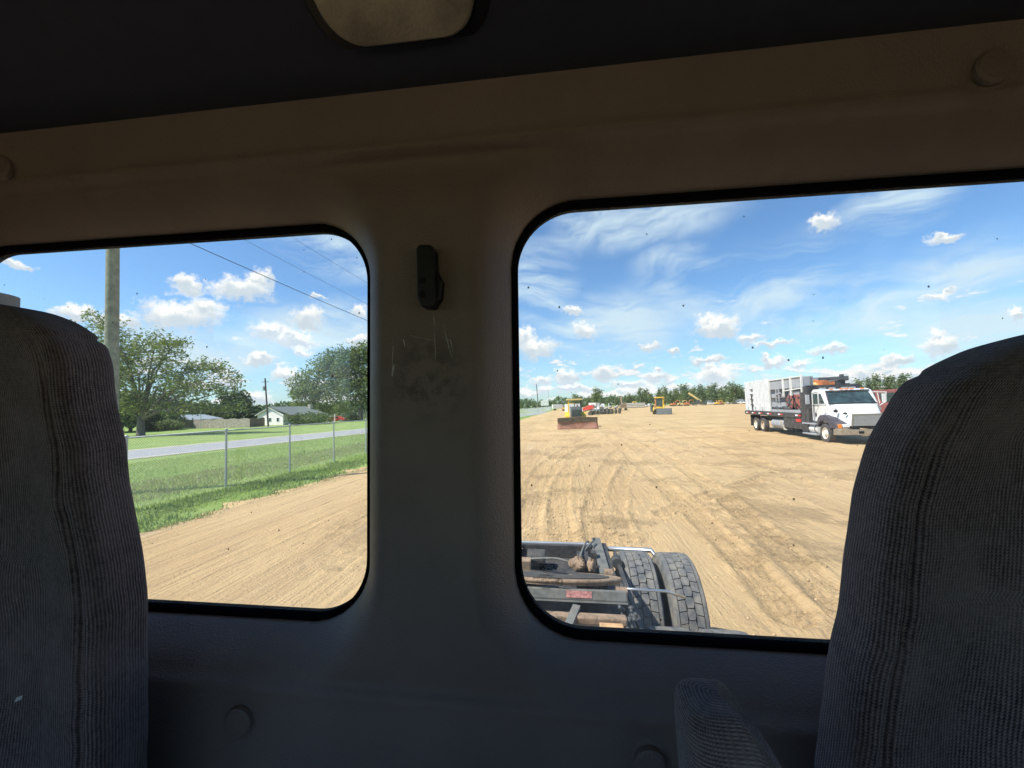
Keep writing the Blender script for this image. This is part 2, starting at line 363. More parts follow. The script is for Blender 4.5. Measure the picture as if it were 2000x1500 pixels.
M=dict(
 wall=vinyl('cab vinyl',(.232,.184,.160),(.195,.155,.136)),
 liner=mat('headliner',(.044,.051,.080),.9,vary=.05,vscale=30,bump=.3,bscale=700),
 rubber=mat('rubber seal',(.006,.006,.007),1.0,spec=0),
 plastic=mat('black plastic',(.010,.010,.012),.4,bump=.15,bscale=500),
 hole_shade=mat('painted recess shade',(.004,.004,.004),.9),  # near black that stands for the shade inside openings
 lens=mat('dome lens',(.42,.38,.30),.3,vary=.35,vscale=14,bump=.3,bscale=240,spec=.6),
 scuff=mat('scuff marks',(.42,.41,.38),.7,vary=.5,vscale=90),
 smudge=mat('smudge',(.13,.125,.12),.8),
 seat=fabric('seat fabric',(.036,.028,.028),(.36,.28,.275)),
 seatflat=fabric('seat insert fabric',(.05,.045,.042),(.30,.25,.23),ang=1),
 arm=fabric('armrest fabric',(.06,.05,.052),(.42,.34,.34),ang=1),
 glass=glassmat('window glass'),
 print_=mat('glass print',(.008,.008,.008),.7),
 redsticker=mat('worn red sticker',(.42,.19,.17),.6,vary=.45,vscale=60),
 tyre=mat('dusty tyre',(.115,.118,.12),.85,vary=.18,vscale=16,dust=.6,dcol=(.30,.265,.215),bump=.4,bscale=120),
 tyrefar=mat('tyre rubber',(.045,.045,.048),.85,vary=.2,dust=.4,dcol=(.20,.16,.11)),
 chassis=mat('dusty black frame',(.035,.036,.038),.65,vary=.3,vscale=14,dust=.35,dcol=(.16,.14,.115),bump=.3,bscale=90),
 grease=mat('greasy steel',(.045,.042,.038),.5,vary=.4,vscale=20,dust=.5,dcol=(.12,.10,.08),bump=.6,bscale=70),
 rustplate=mat('rusty plate',(.27,.18,.115),.8,vary=.22,vscale=18,dust=.6,dcol=(.40,.29,.19),bump=.4,bscale=90,grime=.7),
 steel=mat('bright tube',(.62,.63,.64),.3,metal=.8,dust=.2),
 rim=mat('cream wheel rim',(.74,.70,.60),.5,dust=.5,dcol=(.5,.4,.28)),
 rimd=mat('dusty wheel rim',(.50,.40,.29),.6,dust=.6),
 white=mat('white paint',(.74,.74,.72),.35,coat=.3,vary=.04,vscale=2,dust=.28,dcol=(.52,.46,.36),grime=.12),
 boxwhite=mat('grimy white panel',(.62,.63,.63),.6,vary=.10,vscale=2.5,dust=.22,dcol=(.55,.53,.48),grime=.35),
 boxgrey=mat('grey panel',(.33,.34,.36),.6,vary=.1,vscale=3,grime=.3),
 dustgrey=mat('dusty grey steel',(.13,.135,.125),.75,vary=.25,vscale=20,dust=.4,dcol=(.24,.21,.17)),
 black=mat('black paint',(.025,.027,.032),.45,vary=.3,vscale=3,dust=.35,dcol=(.16,.14,.12)),
 navy=mat('faded dark fender',(.05,.045,.065),.6,vary=.3,dust=.3,dcol=(.22,.18,.16)),
 winglass=mat('vehicle glass',(.035,.06,.062),.08,spec=.8,vary=.5,vscale=3),
 chrome=mat('worn chrome',(.55,.50,.45),.28,metal=.9,vary=.15,dust=.45),
 grille=mat('wire grille',(.30,.31,.30),.5,metal=.3,vary=.2,vscale=30),
 amber=mat('amber lens',(.85,.24,.04),.25,spec=.6),
 clear=mat('clear lens',(.75,.77,.78),.15,spec=.8),
 red=mat('red paint',(.26,.05,.05),.55,vary=.4,vscale=7,dust=.35,grime=.6),
 orange=mat('orange paint',(.62,.18,.06),.6,vary=.25,dust=.3,grime=.4),
 yellow=mat('machine yellow',(.80,.48,.03),.5,vary=.12,vscale=2,dust=.15,dcol=(.50,.38,.22)),
 palegold=mat('sun faded yellow',(.74,.55,.22),.6,vary=.12,dust=.3),
 blade=mat('rusty blade',(.26,.10,.065),.65,vary=.3,vscale=1.4,dust=.35,dcol=(.33,.22,.16),bump=.2,bscale=10),
 bladedark=mat('dark blade top',(.10,.095,.10),.5,vary=.3,vscale=4,metal=.2,dust=.2),  # darker tone for the upper part of the blade
 greengrey=mat('grey green hood',(.045,.055,.062),.55,vary=.4,vscale=5,dust=.3,dcol=(.2,.19,.17)),
 pole=mat('weathered pole',(.23,.23,.17),.9,vary=.28,vscale=5,bump=.6,bscale=26,dust=.3,dcol=(.33,.33,.26)),
 poledark=mat('dark wood pole',(.115,.10,.085),.9,vary=.25),
 galv=mat('galvanised steel',(.40,.43,.43),.5,metal=.4,vary=.1),
 wire=mat('fence wire',(.66,.69,.66),.6),
 cable=mat('power cable',(.03,.035,.05),.6),
 siding=mat('white siding',(.88,.83,.81),.6,vary=.03,vscale=.6),
 trim=mat('white trim',(.85,.85,.83),.5),
 roofgrey=mat('grey shingle roof',(.15,.175,.165),.85,vary=.14,vscale=5,bump=.3,bscale=12),
 roofmetal=mat('pale metal roof',(.33,.36,.37),.5,vary=.1,vscale=2),
 brickwall=mat('olive brown wall',(.16,.14,.105),.8,vary=.15),
 board=mat('weathered fence boards',(.40,.36,.30),.9,vary=.25,vscale=2.2),
 board2=mat('brown fence boards',(.24,.17,.13),.9,vary=.2,vscale=2.2),
 bark=mat('bark',(.16,.14,.115),.95,vary=.3,vscale=6,bump=.8,bscale=14),
 sticker=mat('reflector white',(.8,.8,.8),.4), sticker2=mat('reflector red',(.55,.03,.03),.4),
 greenflag=mat('green paint',(.05,.26,.14),.5),
 carred=mat('red car paint',(.60,.05,.045),.35,coat=.5), carwhite=mat('white car paint',(.78,.78,.78),.3,coat=.5),
 leafA=leafmat('pecan leaves',(.10,.155,.05),(.30,.34,.12),.4), leafB=leafmat('oak leaves',(.085,.14,.06),(.24,.29,.12),.35),
 leafC=leafmat('pine needles',(.05,.09,.055),(.11,.16,.08)), leafD=leafmat('haze tinted far leaves',(.085,.13,.075),(.19,.25,.12),.3),  # leafD has a bluish distance haze mixed into its leaf colour
 leafE=leafmat('shrub leaves',(.05,.085,.035),(.15,.20,.06)), blade_=leafmat('grass blades',(.34,.46,.11),(.54,.60,.22),.5),
 weed=leafmat('weed leaves',(.20,.29,.10),(.38,.44,.20),.4),
)

# ---------------------------------------------------------------- ground, dirt yard, road
def grassground():
    mt=bpy.data.materials.new('grass ground'); mt.use_nodes=True; n=NT(mt.node_tree); b=mt.node_tree.nodes['Principled BSDF']
    o=n.new('ShaderNodeTexCoord').outputs['Object']
    a=n.mix(n.ramp(n.noise(o,.35,6,.6),.35,.65),(.235,.335,.08),(.33,.41,.13))
    a=n.mix(n.ramp(n.noise(n.map(o,scale=(1.2,.12,1),rot=(0,0,R(2))),1.0,4,.6),.54,.72,0,.7),a,(.36,.35,.17))
    a=n.mix(n.ramp(n.noise(o,14,4,.7),.35,.7,0,.5),a,(.13,.22,.05))
    n.l.new(a,b.inputs['Base Color']); b.inputs['Roughness'].default_value=.9; b.inputs['Specular IOR Level'].default_value=.15
    bn=n.new('ShaderNodeBump'); bn.inputs['Strength'].default_value=.9; bn.inputs['Distance'].default_value=.08; n.l.new(n.noise(o,9,6,.7),bn.inputs['Height']); n.l.new(bn.outputs[0],b.inputs['Normal'])
    return mt
def dirtmat():
    mt=bpy.data.materials.new('sandy dirt'); mt.use_nodes=True; n=NT(mt.node_tree); b=mt.node_tree.nodes['Principled BSDF']
    o=n.new('ShaderNodeTexCoord').outputs['Object']
    st=n.map(o,scale=(1,.07,1),rot=(0,0,R(4)))
    st2=n.map(o,scale=(1,.12,1),rot=(0,0,R(9)))
    base=n.mix(n.ramp(n.noise(o,.12,5,.6),.35,.65),(.60,.425,.225),(.535,.365,.185))
    base=n.mix(n.ramp(n.noise(st,.55,5,.65),.46,.66,0,.42),base,(.40,.265,.14))
    base=n.mix(n.ramp(n.noise(st2,3.4,6,.72),.50,.66,0,.36),base,(.40,.27,.15))
    base=n.mix(n.ramp(n.noise(st,1.1,5,.65),.56,.74,0,.6),base,(.66,.51,.31))
    sx3=n.new('ShaderNodeSeparateXYZ'); n.l.new(o,sx3.inputs[0]); patch=n.math('MULTIPLY',n.ramp(n.noise(o,.33,5,.62),.49,.60),n.ramp(sx3.outputs[0],-7.,-2.,.12,1.))
    clod=n.ramp(n.noise(o,7,6,.72),.42,.62)
    base=n.mix(n.math('MULTIPLY',n.math('MULTIPLY',patch,clod),.32),base,(.30,.20,.11))
    base=n.mix(n.ramp(n.noise(o,38,4,.7),.5,.72,0,.25),base,(.30,.20,.12))
    n.l.new(base,b.inputs['Base Color']); b.inputs['Roughness'].default_value=.95; b.inputs['Specular IOR Level'].default_value=.1
    h=n.math('ADD',n.math('MULTIPLY',n.noise(o,22,6,.7),.5),n.math('MULTIPLY',n.noise(st,9,5,.65),.8))
    h=n.math('ADD',h,n.math('MULTIPLY',n.math('MULTIPLY',n.noise(o,9,6,.75),patch),1.4))
    bn=n.new('ShaderNodeBump'); bn.inputs['Strength'].default_value=.95; bn.inputs['Distance'].default_value=.075; n.l.new(h,bn.inputs['Height']); n.l.new(bn.outputs[0],b.inputs['Normal'])
    return mt
gnd=MB(); gs=3000; gnd.add([(-gs,-gs,-.02),(gs,-gs,-.02),(gs,gs,-.02),(-gs,gs,-.02)],[(0,1,2,3)]); tag(gnd.build('ground',grassground()),kind='structure')
def xedge(y): return -9.75+.028*np.maximum(y-8,0)*1.0+1.5*fbm(y*.45,y*0+3.3,4,5)+1.1*fbm(y*1.9,y*0+8.1,4,6)
ys=[-25.,-16,-9,-5,-3,-1.5,-.3,.5]; y=1.2
while y<330:
    ys.append(y); y+=max(.022,y*(.0062 if y<45 else .02))
ys=np.array(ys); ak=np.concatenate([np.linspace(0,.5,170,endpoint=False),np.linspace(.5,2.35,560,endpoint=False),np.linspace(2.35,9,30)])
YY=ys[:,None]+0*ak[None,:]; XX=xedge(ys)[:,None]+np.maximum(ys+2,5.0)[:,None]*ak[None,:]
th=R(4); sc_=XX*math.cos(th)-YY*math.sin(th); tt_=XX*math.sin(th)+YY*math.cos(th)
hh=.05*fbm(sc_/1.5,tt_/22,3,1)+.042*fbm(sc_/.42,tt_/7,3,2)+.022*fbm(sc_/.13,tt_/3.5,2,3)
patch=np.clip((fbm(XX/2.6,YY/3.4,4,11)+.02)*6,0,1)
patch=patch*np.clip((XX+6.5)/4,.06,1)
hh+=patch*(.13*fbm(XX/.24,YY/.24,4,21)+.03*fbm(XX/.07,YY/.09,2,22))*np.clip(1.5-YY/40,0.1,1)
hh+=.11*fbm(XX/7,YY/9,3,31)+.022*fbm(sc_/.10,tt_/9,2,41)
def seg(px,py): v=g(px,py); return (v.x,v.y)
TR=[[(1170,1062),(1160,1010),(1170,950),(1200,890),(1240,860),(1300,840)],[(1215,1060),(1200,1010),(1208,950),(1238,895),(1290,862)],
    [(1030,1030),(1050,960),(1090,910),(1150,870),(1230,835)],[(1022,975),(1060,915),(1110,875),(1160,850)],[(1100,1060),(1092,1000),(1098,940),(1130,880)],
    [(1550,1215),(1460,1110),(1350,1000),(1250,910),(1190,850)],[(1640,1190),(1530,1080),(1420,980),(1300,890),(1210,835)],[(1600,960),(1480,905),(1360,860),(1270,830)],
    [(1660,940),(1560,900),(1440,860),(1330,828)],[(1300,1010),(1380,975),(1500,935),(1640,900)]]
for q,pp in enumerate(TR):
    P=[seg(*p) for p in pp]; w=.26; best=np.full(XX.shape,9.); al=np.zeros(XX.shape); L=0; sg=np.zeros(XX.shape)
    for (ax,ay),(bx,by) in zip(P[:-1],P[1:]):
        dx,dy=bx-ax,by-ay; l=math.hypot(dx,dy); u=np.clip(((XX-ax)*dx+(YY-ay)*dy)/l/l,0,1)
        ddx=XX-ax-u*dx; ddy=YY-ay-u*dy; dd=np.hypot(ddx,ddy); k=dd<best
        best=np.where(k,dd,best); al=np.where(k,L+u*l,al); sg=np.where(k,np.sign(ddx*dy-ddy*dx)*dd,sg); L+=l
    ins=np.clip((w-best)/.05,0,1); rim=np.exp(-((best-w-.05)/.05)**2)
    tread=.5+.5*np.sign(np.sin(sg*2*math.pi/.105))
    lug=.5+.5*np.sin(al*2*math.pi/.16+np.sign(sg)*1.2)
    hh=hh*(1-.6*ins)+ins*(-.036+.026*tread*(.45+.55*lug))+rim*.027*(.5+vnoise(al*3,best*0,q))
fade=np.clip((XX-xedge(ys)[:,None])/.9,0,1)
ZZ=np.maximum(.055+hh*np.clip(1.4-YY/160,.25,1),-.012); ZZ=ZZ*fade-.05*(1-fade)
dv=np.stack([XX.ravel(),YY.ravel(),ZZ.ravel()],1)
tag(npmesh('dirt_yard',dv,grid_faces(*XX.shape),dirtmat(),smooth=True),kind='structure')

# loose clods lying on the torn up patches
idx=np.flatnonzero((patch.ravel()>.25)&(YY.ravel()>2.5)&(YY.ravel()<34)&(XX.ravel()>-3)&(np.random.rand(XX.size)<.16))
idx=np.random.choice(idx,min(len(idx),15000),replace=False); more=np.flatnonzero((YY.ravel()>2.5)&(YY.ravel()<25)&(XX.ravel()>-3)); idx=np.concatenate([idx,np.random.choice(more,3500,replace=False)])
c0=dv[idx]; n=len(idx); r0=(.005+.014*np.random.rand(n)**3)[:,None]*(1+c0[:,1:2]/22); od=np.array([(1,0,0),(-1,0,0),(0,1,0),(0,-1,0),(0,0,.8),(0,0,-.6)],float)
cv=c0[:,None,:]+od[None]*r0[:,None,:]*(.6+.8*np.random.rand(n,6,1))+np.random.randn(n,6,3)*r0[:,None,:]*.25
cf=np.array([(0,2,4),(2,1,4),(1,3,4),(3,0,4),(2,0,5),(1,2,5),(3,1,5),(0,3,5)]); cf=(cf[None]+6*np.arange(n)[:,None,None]).reshape(-1,3)
tag(npmesh('dirt_clods',cv.reshape(-1,3),cf,mat('dirt clod',(.54,.38,.21),.95,vary=.3,vscale=3)),'small loose dirt clods scattered over the sandy yard','clods',kind='stuff')

# road beyond the fence
def ln(p,q):
    return np.array([p.x,p.y]),np.array([q.x,q.y])-np.array([p.x,p.y])
a0,a1=g(238,898),g(717,846); b0,b1=g(238,879),g(717,835)
dr=(a1-a0).normalized()
asph=mat('pale asphalt',(.33,.33,.33),.9,vary=.12,vscale=1.2,bump=.25,bscale=60)
nr=Vector((dr.y,-dr.x,0)); wd=7.6
rd=MB(); Q=a0-dr*60
def strip(mb,off0,off1,z,l0=-60,l1=900):
    p=[a0+dr*l0-nr*off0,a0+dr*l1-nr*off0,a0+dr*l1-nr*off1,a0+dr*l0-nr*off1]
    mb.add([(q.x,q.y,z) for q in p],[(0,1,2,3)])
strip(rd,0,wd,.012); tag(rd.build('road',asph),kind='structure')
lm=MB(); strip(lm,.05,.26,.018); tag(lm.build('road_edge_line',mat('road paint',(.75,.76,.74),.7,vary=.1)),kind='structure')
sh=MB(); strip(sh,wd,wd+.8,.005); strip(sh,-.45,0,.005); tag(sh.build('road_shoulder',mat('sandy verge',(.50,.44,.30),.95,vary=.2,vscale=2)),kind='structure')

# grass blades (verge between dirt and road)
def blades(name,n,xr,yf,hgt,material,label,mask=None):
    y=yf(np.random.rand(n)); x=xr[0]+np.random.rand(n)*(xr[1]-xr[0]); x=x+.028*np.maximum(y-8,0)
    keep=fbm(x*.9,y*.6,3,77)+.28*np.random.rand(n)>(-.05 if mask is None else mask); x=x[keep];y=y[keep];n=len(x)
    h=hgt*(.5+np.random.rand(n)); a=np.random.rand(n)*6.28; w=h*.20; lx=np.random.randn(n)*h*.45; ly=np.random.randn(n)*h*.45
    z0=np.full(n,-.03)
    v=np.zeros((n,3,3)); v[:,0]=np.stack([x-np.cos(a)*w,y-np.sin(a)*w,z0],1); v[:,1]=np.stack([x+np.cos(a)*w,y+np.sin(a)*w,z0],1); v[:,2]=np.stack([x+lx,y+ly,h],1)
    f=np.arange(n*3).reshape(n,3); return tag(npmesh(name,v.reshape(-1,3),f,material),label,'grass',kind='stuff')
blades('grass',130000,(-24,-9.9),lambda r:5+60*r**1.5,.052,M['blade_'],'short green grass between the dirt yard and the road',-.6)
blades('dry_grass',26000,(-16.5,-12.6),lambda r:6+55*r**1.5,.075,leafmat('dry grass blades',(.34,.32,.13),(.50,.46,.24),.4),'yellowish dry grass streak parallel to the fence',-.05)
blades('weeds',42000,(-11.6,-8.0),lambda r:5+40*r**1.5,.075,M['weed'],'patchy weeds along the edge of the sandy dirt',.15)

# ---------------------------------------------------------------- chain link fence
fr=empty('chain_link_fence',(-11.75,10,0)); tag(fr,'grey chain link fence with round posts running along the dirt yard','fence')
def fx(y): return -12.06+.0315*y
FH=1.98; sp=3.15; y0=12.68-2*sp
ffr=lambda y,z:(fx(y)+11.75,y-10,z)
p=MB(); y=y0; ps=[]
pm=None
for i in range(66):
    y=y0+i*sp
    if i==0:
        b=MB(); b.cyl((0,0,-.1),(0,0,FH+.02),.036,n=10); b.blob((0,0,FH+.03),(.045,.045,.035),n=5,amp=0); pm=b.build('post',M['galv'],fr,auto=True); pm.location=ffr(y,0)
    else:
        c_=pm.copy(); COL.objects.link(c_); c_.parent=fr; c_.location=ffr(y,0)
yend=y0+65*sp
b=MB(); b.tube([ffr(y0,FH-.02),ffr(yend,FH-.02)],.023,8); b.build('top_rail',M['galv'],fr,smooth=True)
# woven mesh: two sets of diagonal wires
vs=[];fs=[]
step=.078
L_=yend-y0
for dirn in (1,-1):
    k=int((L_+FH)/step)
    for i in range(k):
        s0=i*step-(FH if dirn==1 else 0); pa=(s0,.04) if dirn==1 else (s0,FH-.04); pb=(s0+FH,FH-.04) if dirn==1 else (s0+FH,.04)
        if pa[0]<0 or pb[0]>L_: continue
        if pa[0]>70 and i%2: continue
        r=.0018 if pa[0]<70 else .0040
        base=len(vs); xo=.03+.002*dirn
        for (s_,z_) in (pa,pb):
            for q in range(3):
                an=q*2.094; Yw=y0+s_+math.cos(an)*r*.7*dirn*-1; vs.append((fx(y0+s_)+11.75+xo+math.sin(an)*r,Yw-10,z_+math.cos(an)*r*.7))
        fs+=[(base,base+1,base+4,base+3),(base+1,base+2,base+5,base+4),(base+2,base,base+3,base+5)]
npmesh('wire_mesh',vs,fs,M['wire'],fr)

# ---------------------------------------------------------------- utility poles and cables
pb_=g(230,987); PB=Vector((-9.57-1.25-1.55,11.4,0))
PB=Vector((ray(224,640)[0]/ray(224,640)[1]*11.6,11.6,0))
dl=Vector((math.sin(R(3.2)),math.cos(R(3.2)),0))
def upole(loc,h,r,label,mt,lean=(0,0)):
    o=empty('utility_pole',loc); tag(o,label,'utility pole')
    b=MB(); pts=[(lean[0]*z/h,lean[1]*z/h,z) for z in np.linspace(-.2,h,9)]; b.tube(pts,[r*(1-.22*i/8) for i in range(9)],20); b.build('shaft',mt,o,auto=True)
    return o
up=upole(PB,13.3,.20,'thick weathered grey green utility pole right behind the left seat edge',M['pole'],lean=(-.25,0))
b=MB(); b.bar((-.25,-1.1,12.9),(-.25,1.1,12.9),.1,.12); b.build('crossarm',M['poledark'],up)
P2=Vector((-9.6,62,0)); up2=upole(P2,11.2,.16,'middle utility pole on the cable line hidden behind the cab pillar',M['poledark'])
fp=g(1052,797); P3=Vector((ray(1051,770)[0]/ray(1051,770)[1]*150,150,0))
up3=upole(P3,10.6,.17,'distant dark utility pole standing behind the far end of the chain link fence',M['poledark'],lean=(-.5,0))
b=MB(); b.bar((-.45,-.1,9.6),(-.45,.5,9.6),.35,.9); b.build('transformer',M['galv'],up3)
def cable(h0,h1,h2,off,label):
    A=PB+Vector((-.2+off,0,h0));B=P2+Vector((off,0,h1));C_=P3+Vector((off,0,h2))
    pts=[]
    for (a,b2,sg_) in ((A-dl*40+Vector((0,0,.3)),A,.3),(A,B,.45),(B,C_,1.0)):
        for i in range(14 if sg_>.3 else 6):
            u=i/(14 if sg_>.3 else 6); q=a.lerp(b2,u); pts.append(q-Vector((0,0,sg_*4*u*(1-u))))
    pts.append(C_); m_=MB(); m_.tube(pts,.007 if off else .016,5); o=m_.build('power_cable',M['cable'],smooth=True); return tag(o,label,'cable')
def hgt(px,py,base,d_):                          # not used for placement of things, only to read off attachment heights
    return 0
cable(9.7,8.2,8.2,0,'thickest and lowest power cable slanting across the left window sky')
cable(10.9,8.8,9.2,.3,'thin middle power cable above the thick one in the left window')
cable(12.8,10.7,10.2,-.3,'thin topmost power cable near the corner of the left window')
# ---------------------------------------------------------------- trees
def leaves(pts,size,n_per,spread,material,name,parent,flat=.6):
    pts=np.asarray(pts); n=len(pts)*n_per
    c=np.repeat(pts,n_per,0)+np.random.randn(n,3)*spread
    a=np.random.randn(n,3); a[:,2]*=flat; a/=np.linalg.norm(a,axis=1)[:,None]+1e-9
    b=np.cross(a,np.random.randn(n,3)); b/=np.linalg.norm(b,axis=1)[:,None]+1e-9
    s=size*(.55+.9*np.random.rand(n))[:,None]
    v=np.stack([c-a*s*.6,c+b*s*.32,c+a*s*.6,c-b*s*.32],1).reshape(-1,3)
    return npmesh(name,v,np.arange(n*4).reshape(n,4),material,parent)
def tree(name,loc,lobes,trunk_r,fork,leafm,size,nclump,nper,label,cat='tree',group=None,spread=None,sd_=1,barkm=None,gap=.0):
    rs=random.Random(sd_); np.random.seed(sd_)
    o=empty(name,loc); tag(o,label,cat,group)
    b=MB(); b.tube([(0,0,-.2),(0,0,.15),(rs.uniform(-.1,.1),0,fork*.5),(0,0,fork)],[trunk_r*1.5,trunk_r*1.15,trunk_r,trunk_r*.85],10)
    pts=[]
    for (cx,cy,cz,rx,ry,rz) in lobes:
        jt=abs(cx)*.10+.25; mid=(cx*.35+rs.uniform(-jt,jt),cy*.35+rs.uniform(-jt,jt),fork+(cz-fork)*rs.uniform(.40,.66)); q2=(cx*.75+rs.uniform(-jt,jt),cy*.75,fork+(cz-fork)*rs.uniform(.72,.98))
        b.tube([(0,0,fork*.85),mid,q2,(cx,cy,cz)],[trunk_r*.5,trunk_r*.26,trunk_r*.13,trunk_r*.06],6)
        k=max(4,int(nclump*(rx*ry*rz)**(1/1.5)/sum((l[3]*l[4]*l[5])**(1/1.5) for l in lobes)))
        for i in range(k):
            v=Vector((rs.gauss(0,1),rs.gauss(0,1),rs.gauss(0,1))).normalized()*(rs.random()**.42)
            p_=(cx+v.x*rx,cy+v.y*ry,cz+v.z*rz)
            if p_[2]<.4: continue
            pts.append(p_)
            if i%4==0: b.tube([(cx*.9+v.x*rx*.2,cy*.9+v.y*ry*.2,cz+v.z*rz*.1),p_],[trunk_r*.08+.01,.012],4,cap=False)
    b.build('trunk',barkm or M['bark'],o,smooth=True)
    leaves(pts,size,nper,spread or size*1.3,leafm,'crown',o)
    return o
def lobes_px(base,Yd,L):
    out=[]
    for (px,py,rx,ry) in L:
        p_=aty(px,py,Yd); s=(Yd/F)*1.0/math.cos(math.atan((px-1000)/F))**1
        out.append((p_.x-base.x,random.uniform(-.35,.35)*rx*s,p_.z,rx*s*1.05,rx*s*1.1,ry*s))
    return out
tb=g(275,852); Yt=tb.y
L1=[(228,655,26,34),(262,690,34,30),(300,672,34,24),(330,690,34,20),(345,668,20,10),(290,730,44,34),(240,745,34,44),(345,735,36,30),(385,755,34,24),(378,722,26,12),(410,712,24,12),(436,722,22,14),(455,738,20,12),(462,752,10,8),(425,760,24,14),(400,790,24,12),(445,795,22,9),(470,790,14,6),(290,785,42,26),(250,795,34,26),(325,780,36,24),(360,800,28,14),(215,700,30,40),(205,770,34,40),(200,630,20,20)]
tree('broad_tree',tb,lobes_px(tb,Yt,L1),.42,2.6,M['leafA'],.27,1450,12,'big broad leafy tree with long low limbs beside the near utility pole',sd_=3,spread=.30)
tb=g(611,823); L2=[(600,745,26,24),(635,722,30,26),(648,700,24,18),(610,765,30,22),(590,795,20,12),(640,770,30,24),(625,800,26,10),(655,745,24,24),(585,770,14,14),(665,800,20,10),(595,802,24,10),(640,798,22,10)]
tree('broad_tree',tb,lobes_px(tb,tb.y,L2),.55,5,M['leafA'],.50,1000,12,'round leafy tree standing over the porch end of the white house',sd_=5,spread=.55)
tb=g(704,821); L3=[(690,705,26,22),(715,690,28,20),(700,735,28,26),(680,760,22,22),(722,760,26,24),(704,785,26,14),(668,720,18,20),(740,730,28,40),(675,690,16,14)]
tree('broad_tree',tb,lobes_px(tb,tb.y,L3),.6,6,M['leafB'],.55,950,12,'tall leafy tree at the right edge of the left window',sd_=6,spread=.6)
def conv(px,py,dist,L,name,leafm,size,n,label,tr=.3,fork=3,nper=9,sd_=1,group=None):
    b0=aty(px,py,dist); b0=Vector((b0.x,dist,0)); return tree(name,b0,lobes_px(b0,dist,L),tr,fork,leafm,size,n,nper,label,sd_=sd_,spread=size*.9,group=group)
conv(457,826,112,[(455,775,20,10),(458,785,24,8),(470,797,24,8),(445,797,18,6),(465,810,26,10),(440,812,20,10),(485,806,18,8)],'pine_tree',M['leafC'],.9,420,'dark flat topped pine behind the wooden fence',.4,8,sd_=8)
for i,(px,yy,dist,w,h_,lb) in enumerate([(255,800,66,40,26,'dark bushy tree behind the trunk of the big broad tree'),(300,805,70,34,20,'dark bushy tree left of the low grey roofed house'),(225,800,60,34,30,'shaded bushy tree half hidden by the left seat'),(345,803,95,30,16,'dark tree rising just behind the low grey roof'),(385,806,100,28,13,'dark round tree right of the low grey roof'),(420,808,105,24,12,'small dark tree between the low roof and the pine'),(505,808,190,24,9,'hazy tree behind the ridge of the white house gable')]):
    conv(px,826,dist,[(px,yy,w,h_),(px-w*.6,yy+h_*.5,w*.6,h_*.6),(px+w*.6,yy+h_*.4,w*.6,h_*.6),(px,yy-h_*.5,w*.5,h_*.6)],'bushy_tree',M['leafB'],.6,330,lb,.25,2,sd_=20+i)
def bush(px,py,dist,w,h_,label,nm='bush',leafm=None,sd_=1,size=.3):
    np.random.seed(sd_); b0=aty(px,py,dist); o=empty(nm,(b0.x,dist,0)); tag(o,label,'bush')
    n=int(500); v=np.random.randn(n,3); v/=np.linalg.norm(v,axis=1)[:,None]; v*=np.random.rand(n)[:,None]**.35; pts=v*np.array([w/2,w/2.5,h_/2])+np.array([0,0,h_/2]); pts[:,2]=np.maximum(pts[:,2],.1)
    leaves(pts,size,7,size*.8,leafm or M['leafE'],'foliage',o); m_=MB(); 
    for k in range(5): m_.tube([(0,0,-.1),(random.uniform(-w/4,w/4),random.uniform(-w/4,w/4),h_*.6)],[.05,.02],5)
    m_.build('stem',M['bark'],o); return o
bush(606,829,79,9.5,2.3,'large dark rounded bush in front of the white house porch',sd_=31)
bush(330,838,66,4.5,1.7,'clipped green shrub in front of the low grey roofed house',sd_=32,leafm=M['leafA'])
bush(300,838,66,3.0,1.5,'dark shrub left of the clipped shrub by the low house',sd_=33)
bush(690,825,95,3.2,1.1,'low spiky shrub by the mailbox across the road',sd_=34)
# palm like shrub
pp=g(684,823); o=empty('small_palm',pp); tag(o,'short palm with drooping crown near the brown wall across the road','palm')
b=MB(); b.tube([(0,0,-.1),(0,0,1.6)],[.3,.22],8); b.build('trunk',M['bark'],o)
np.random.seed(9); pts=[]
for k in range(26):
    a=k*2.4; 
    for r_ in np.linspace(.2,1.7,7): pts.append((math.cos(a)*r_,math.sin(a)*r_,1.75+.5*math.sin(r_*1.5)-.38*r_*r_*.6+.05*(k%4)))
leaves(pts,.35,4,.1,M['leafC'],'crown',o)

# far wood on the left, behind the houses, and the tree line at the end of the yard
np.random.seed(50)
def wood(name,x0,x1,Yf,hmin,hmax,n,label,size=1.6):
    x=np.random.rand(n)*(x1-x0)+x0; top=hmin+(hmax-hmin)*np.clip(.5+1.3*fbm(x/14,x*0+2,4,8)+.9*fbm(x/3.5,x*0+7,2,9),0,1)
    z=top*np.random.rand(n)**.6; y=Yf+np.random.rand(n)*22-8*(z/hmax)
    o=leaves(np.stack([x,y,z],1),size,4,size*.5,M['leafD'],name,None); return tag(o,label,'wood',kind='stuff')
wood('far_wood',-420,-62,250,6,11,5200,'dark hazy wood on the horizon behind the houses')
wood('far_wood',-60,330,345,5,9.5,4200,'low dark green wood behind the tree line at the far end of the yard')
protos=[]
for k in range(5):
    rs=random.Random(100+k); hh_=11; L=[]
    for i in range(7):
        zz_=3.0+i*1.25; rad=(2.8 if k<3 else 1.8)*(1-.09*i)*rs.uniform(.7,1.15); L.append((rs.uniform(-1.6,1.6),rs.uniform(-1,1),zz_,rad,rad,1.5))
    o=tree('far_tree',(0,0,0),L,.22,3,M['leafD'] if k%2 else M['leafB'],.8,150,8,'leafy tree in the tree line at the far end of the dirt yard',sd_=100+k,spread=.75,group='trees lining the far end of the dirt yard')
    protos.append(o)
used=[0]*5
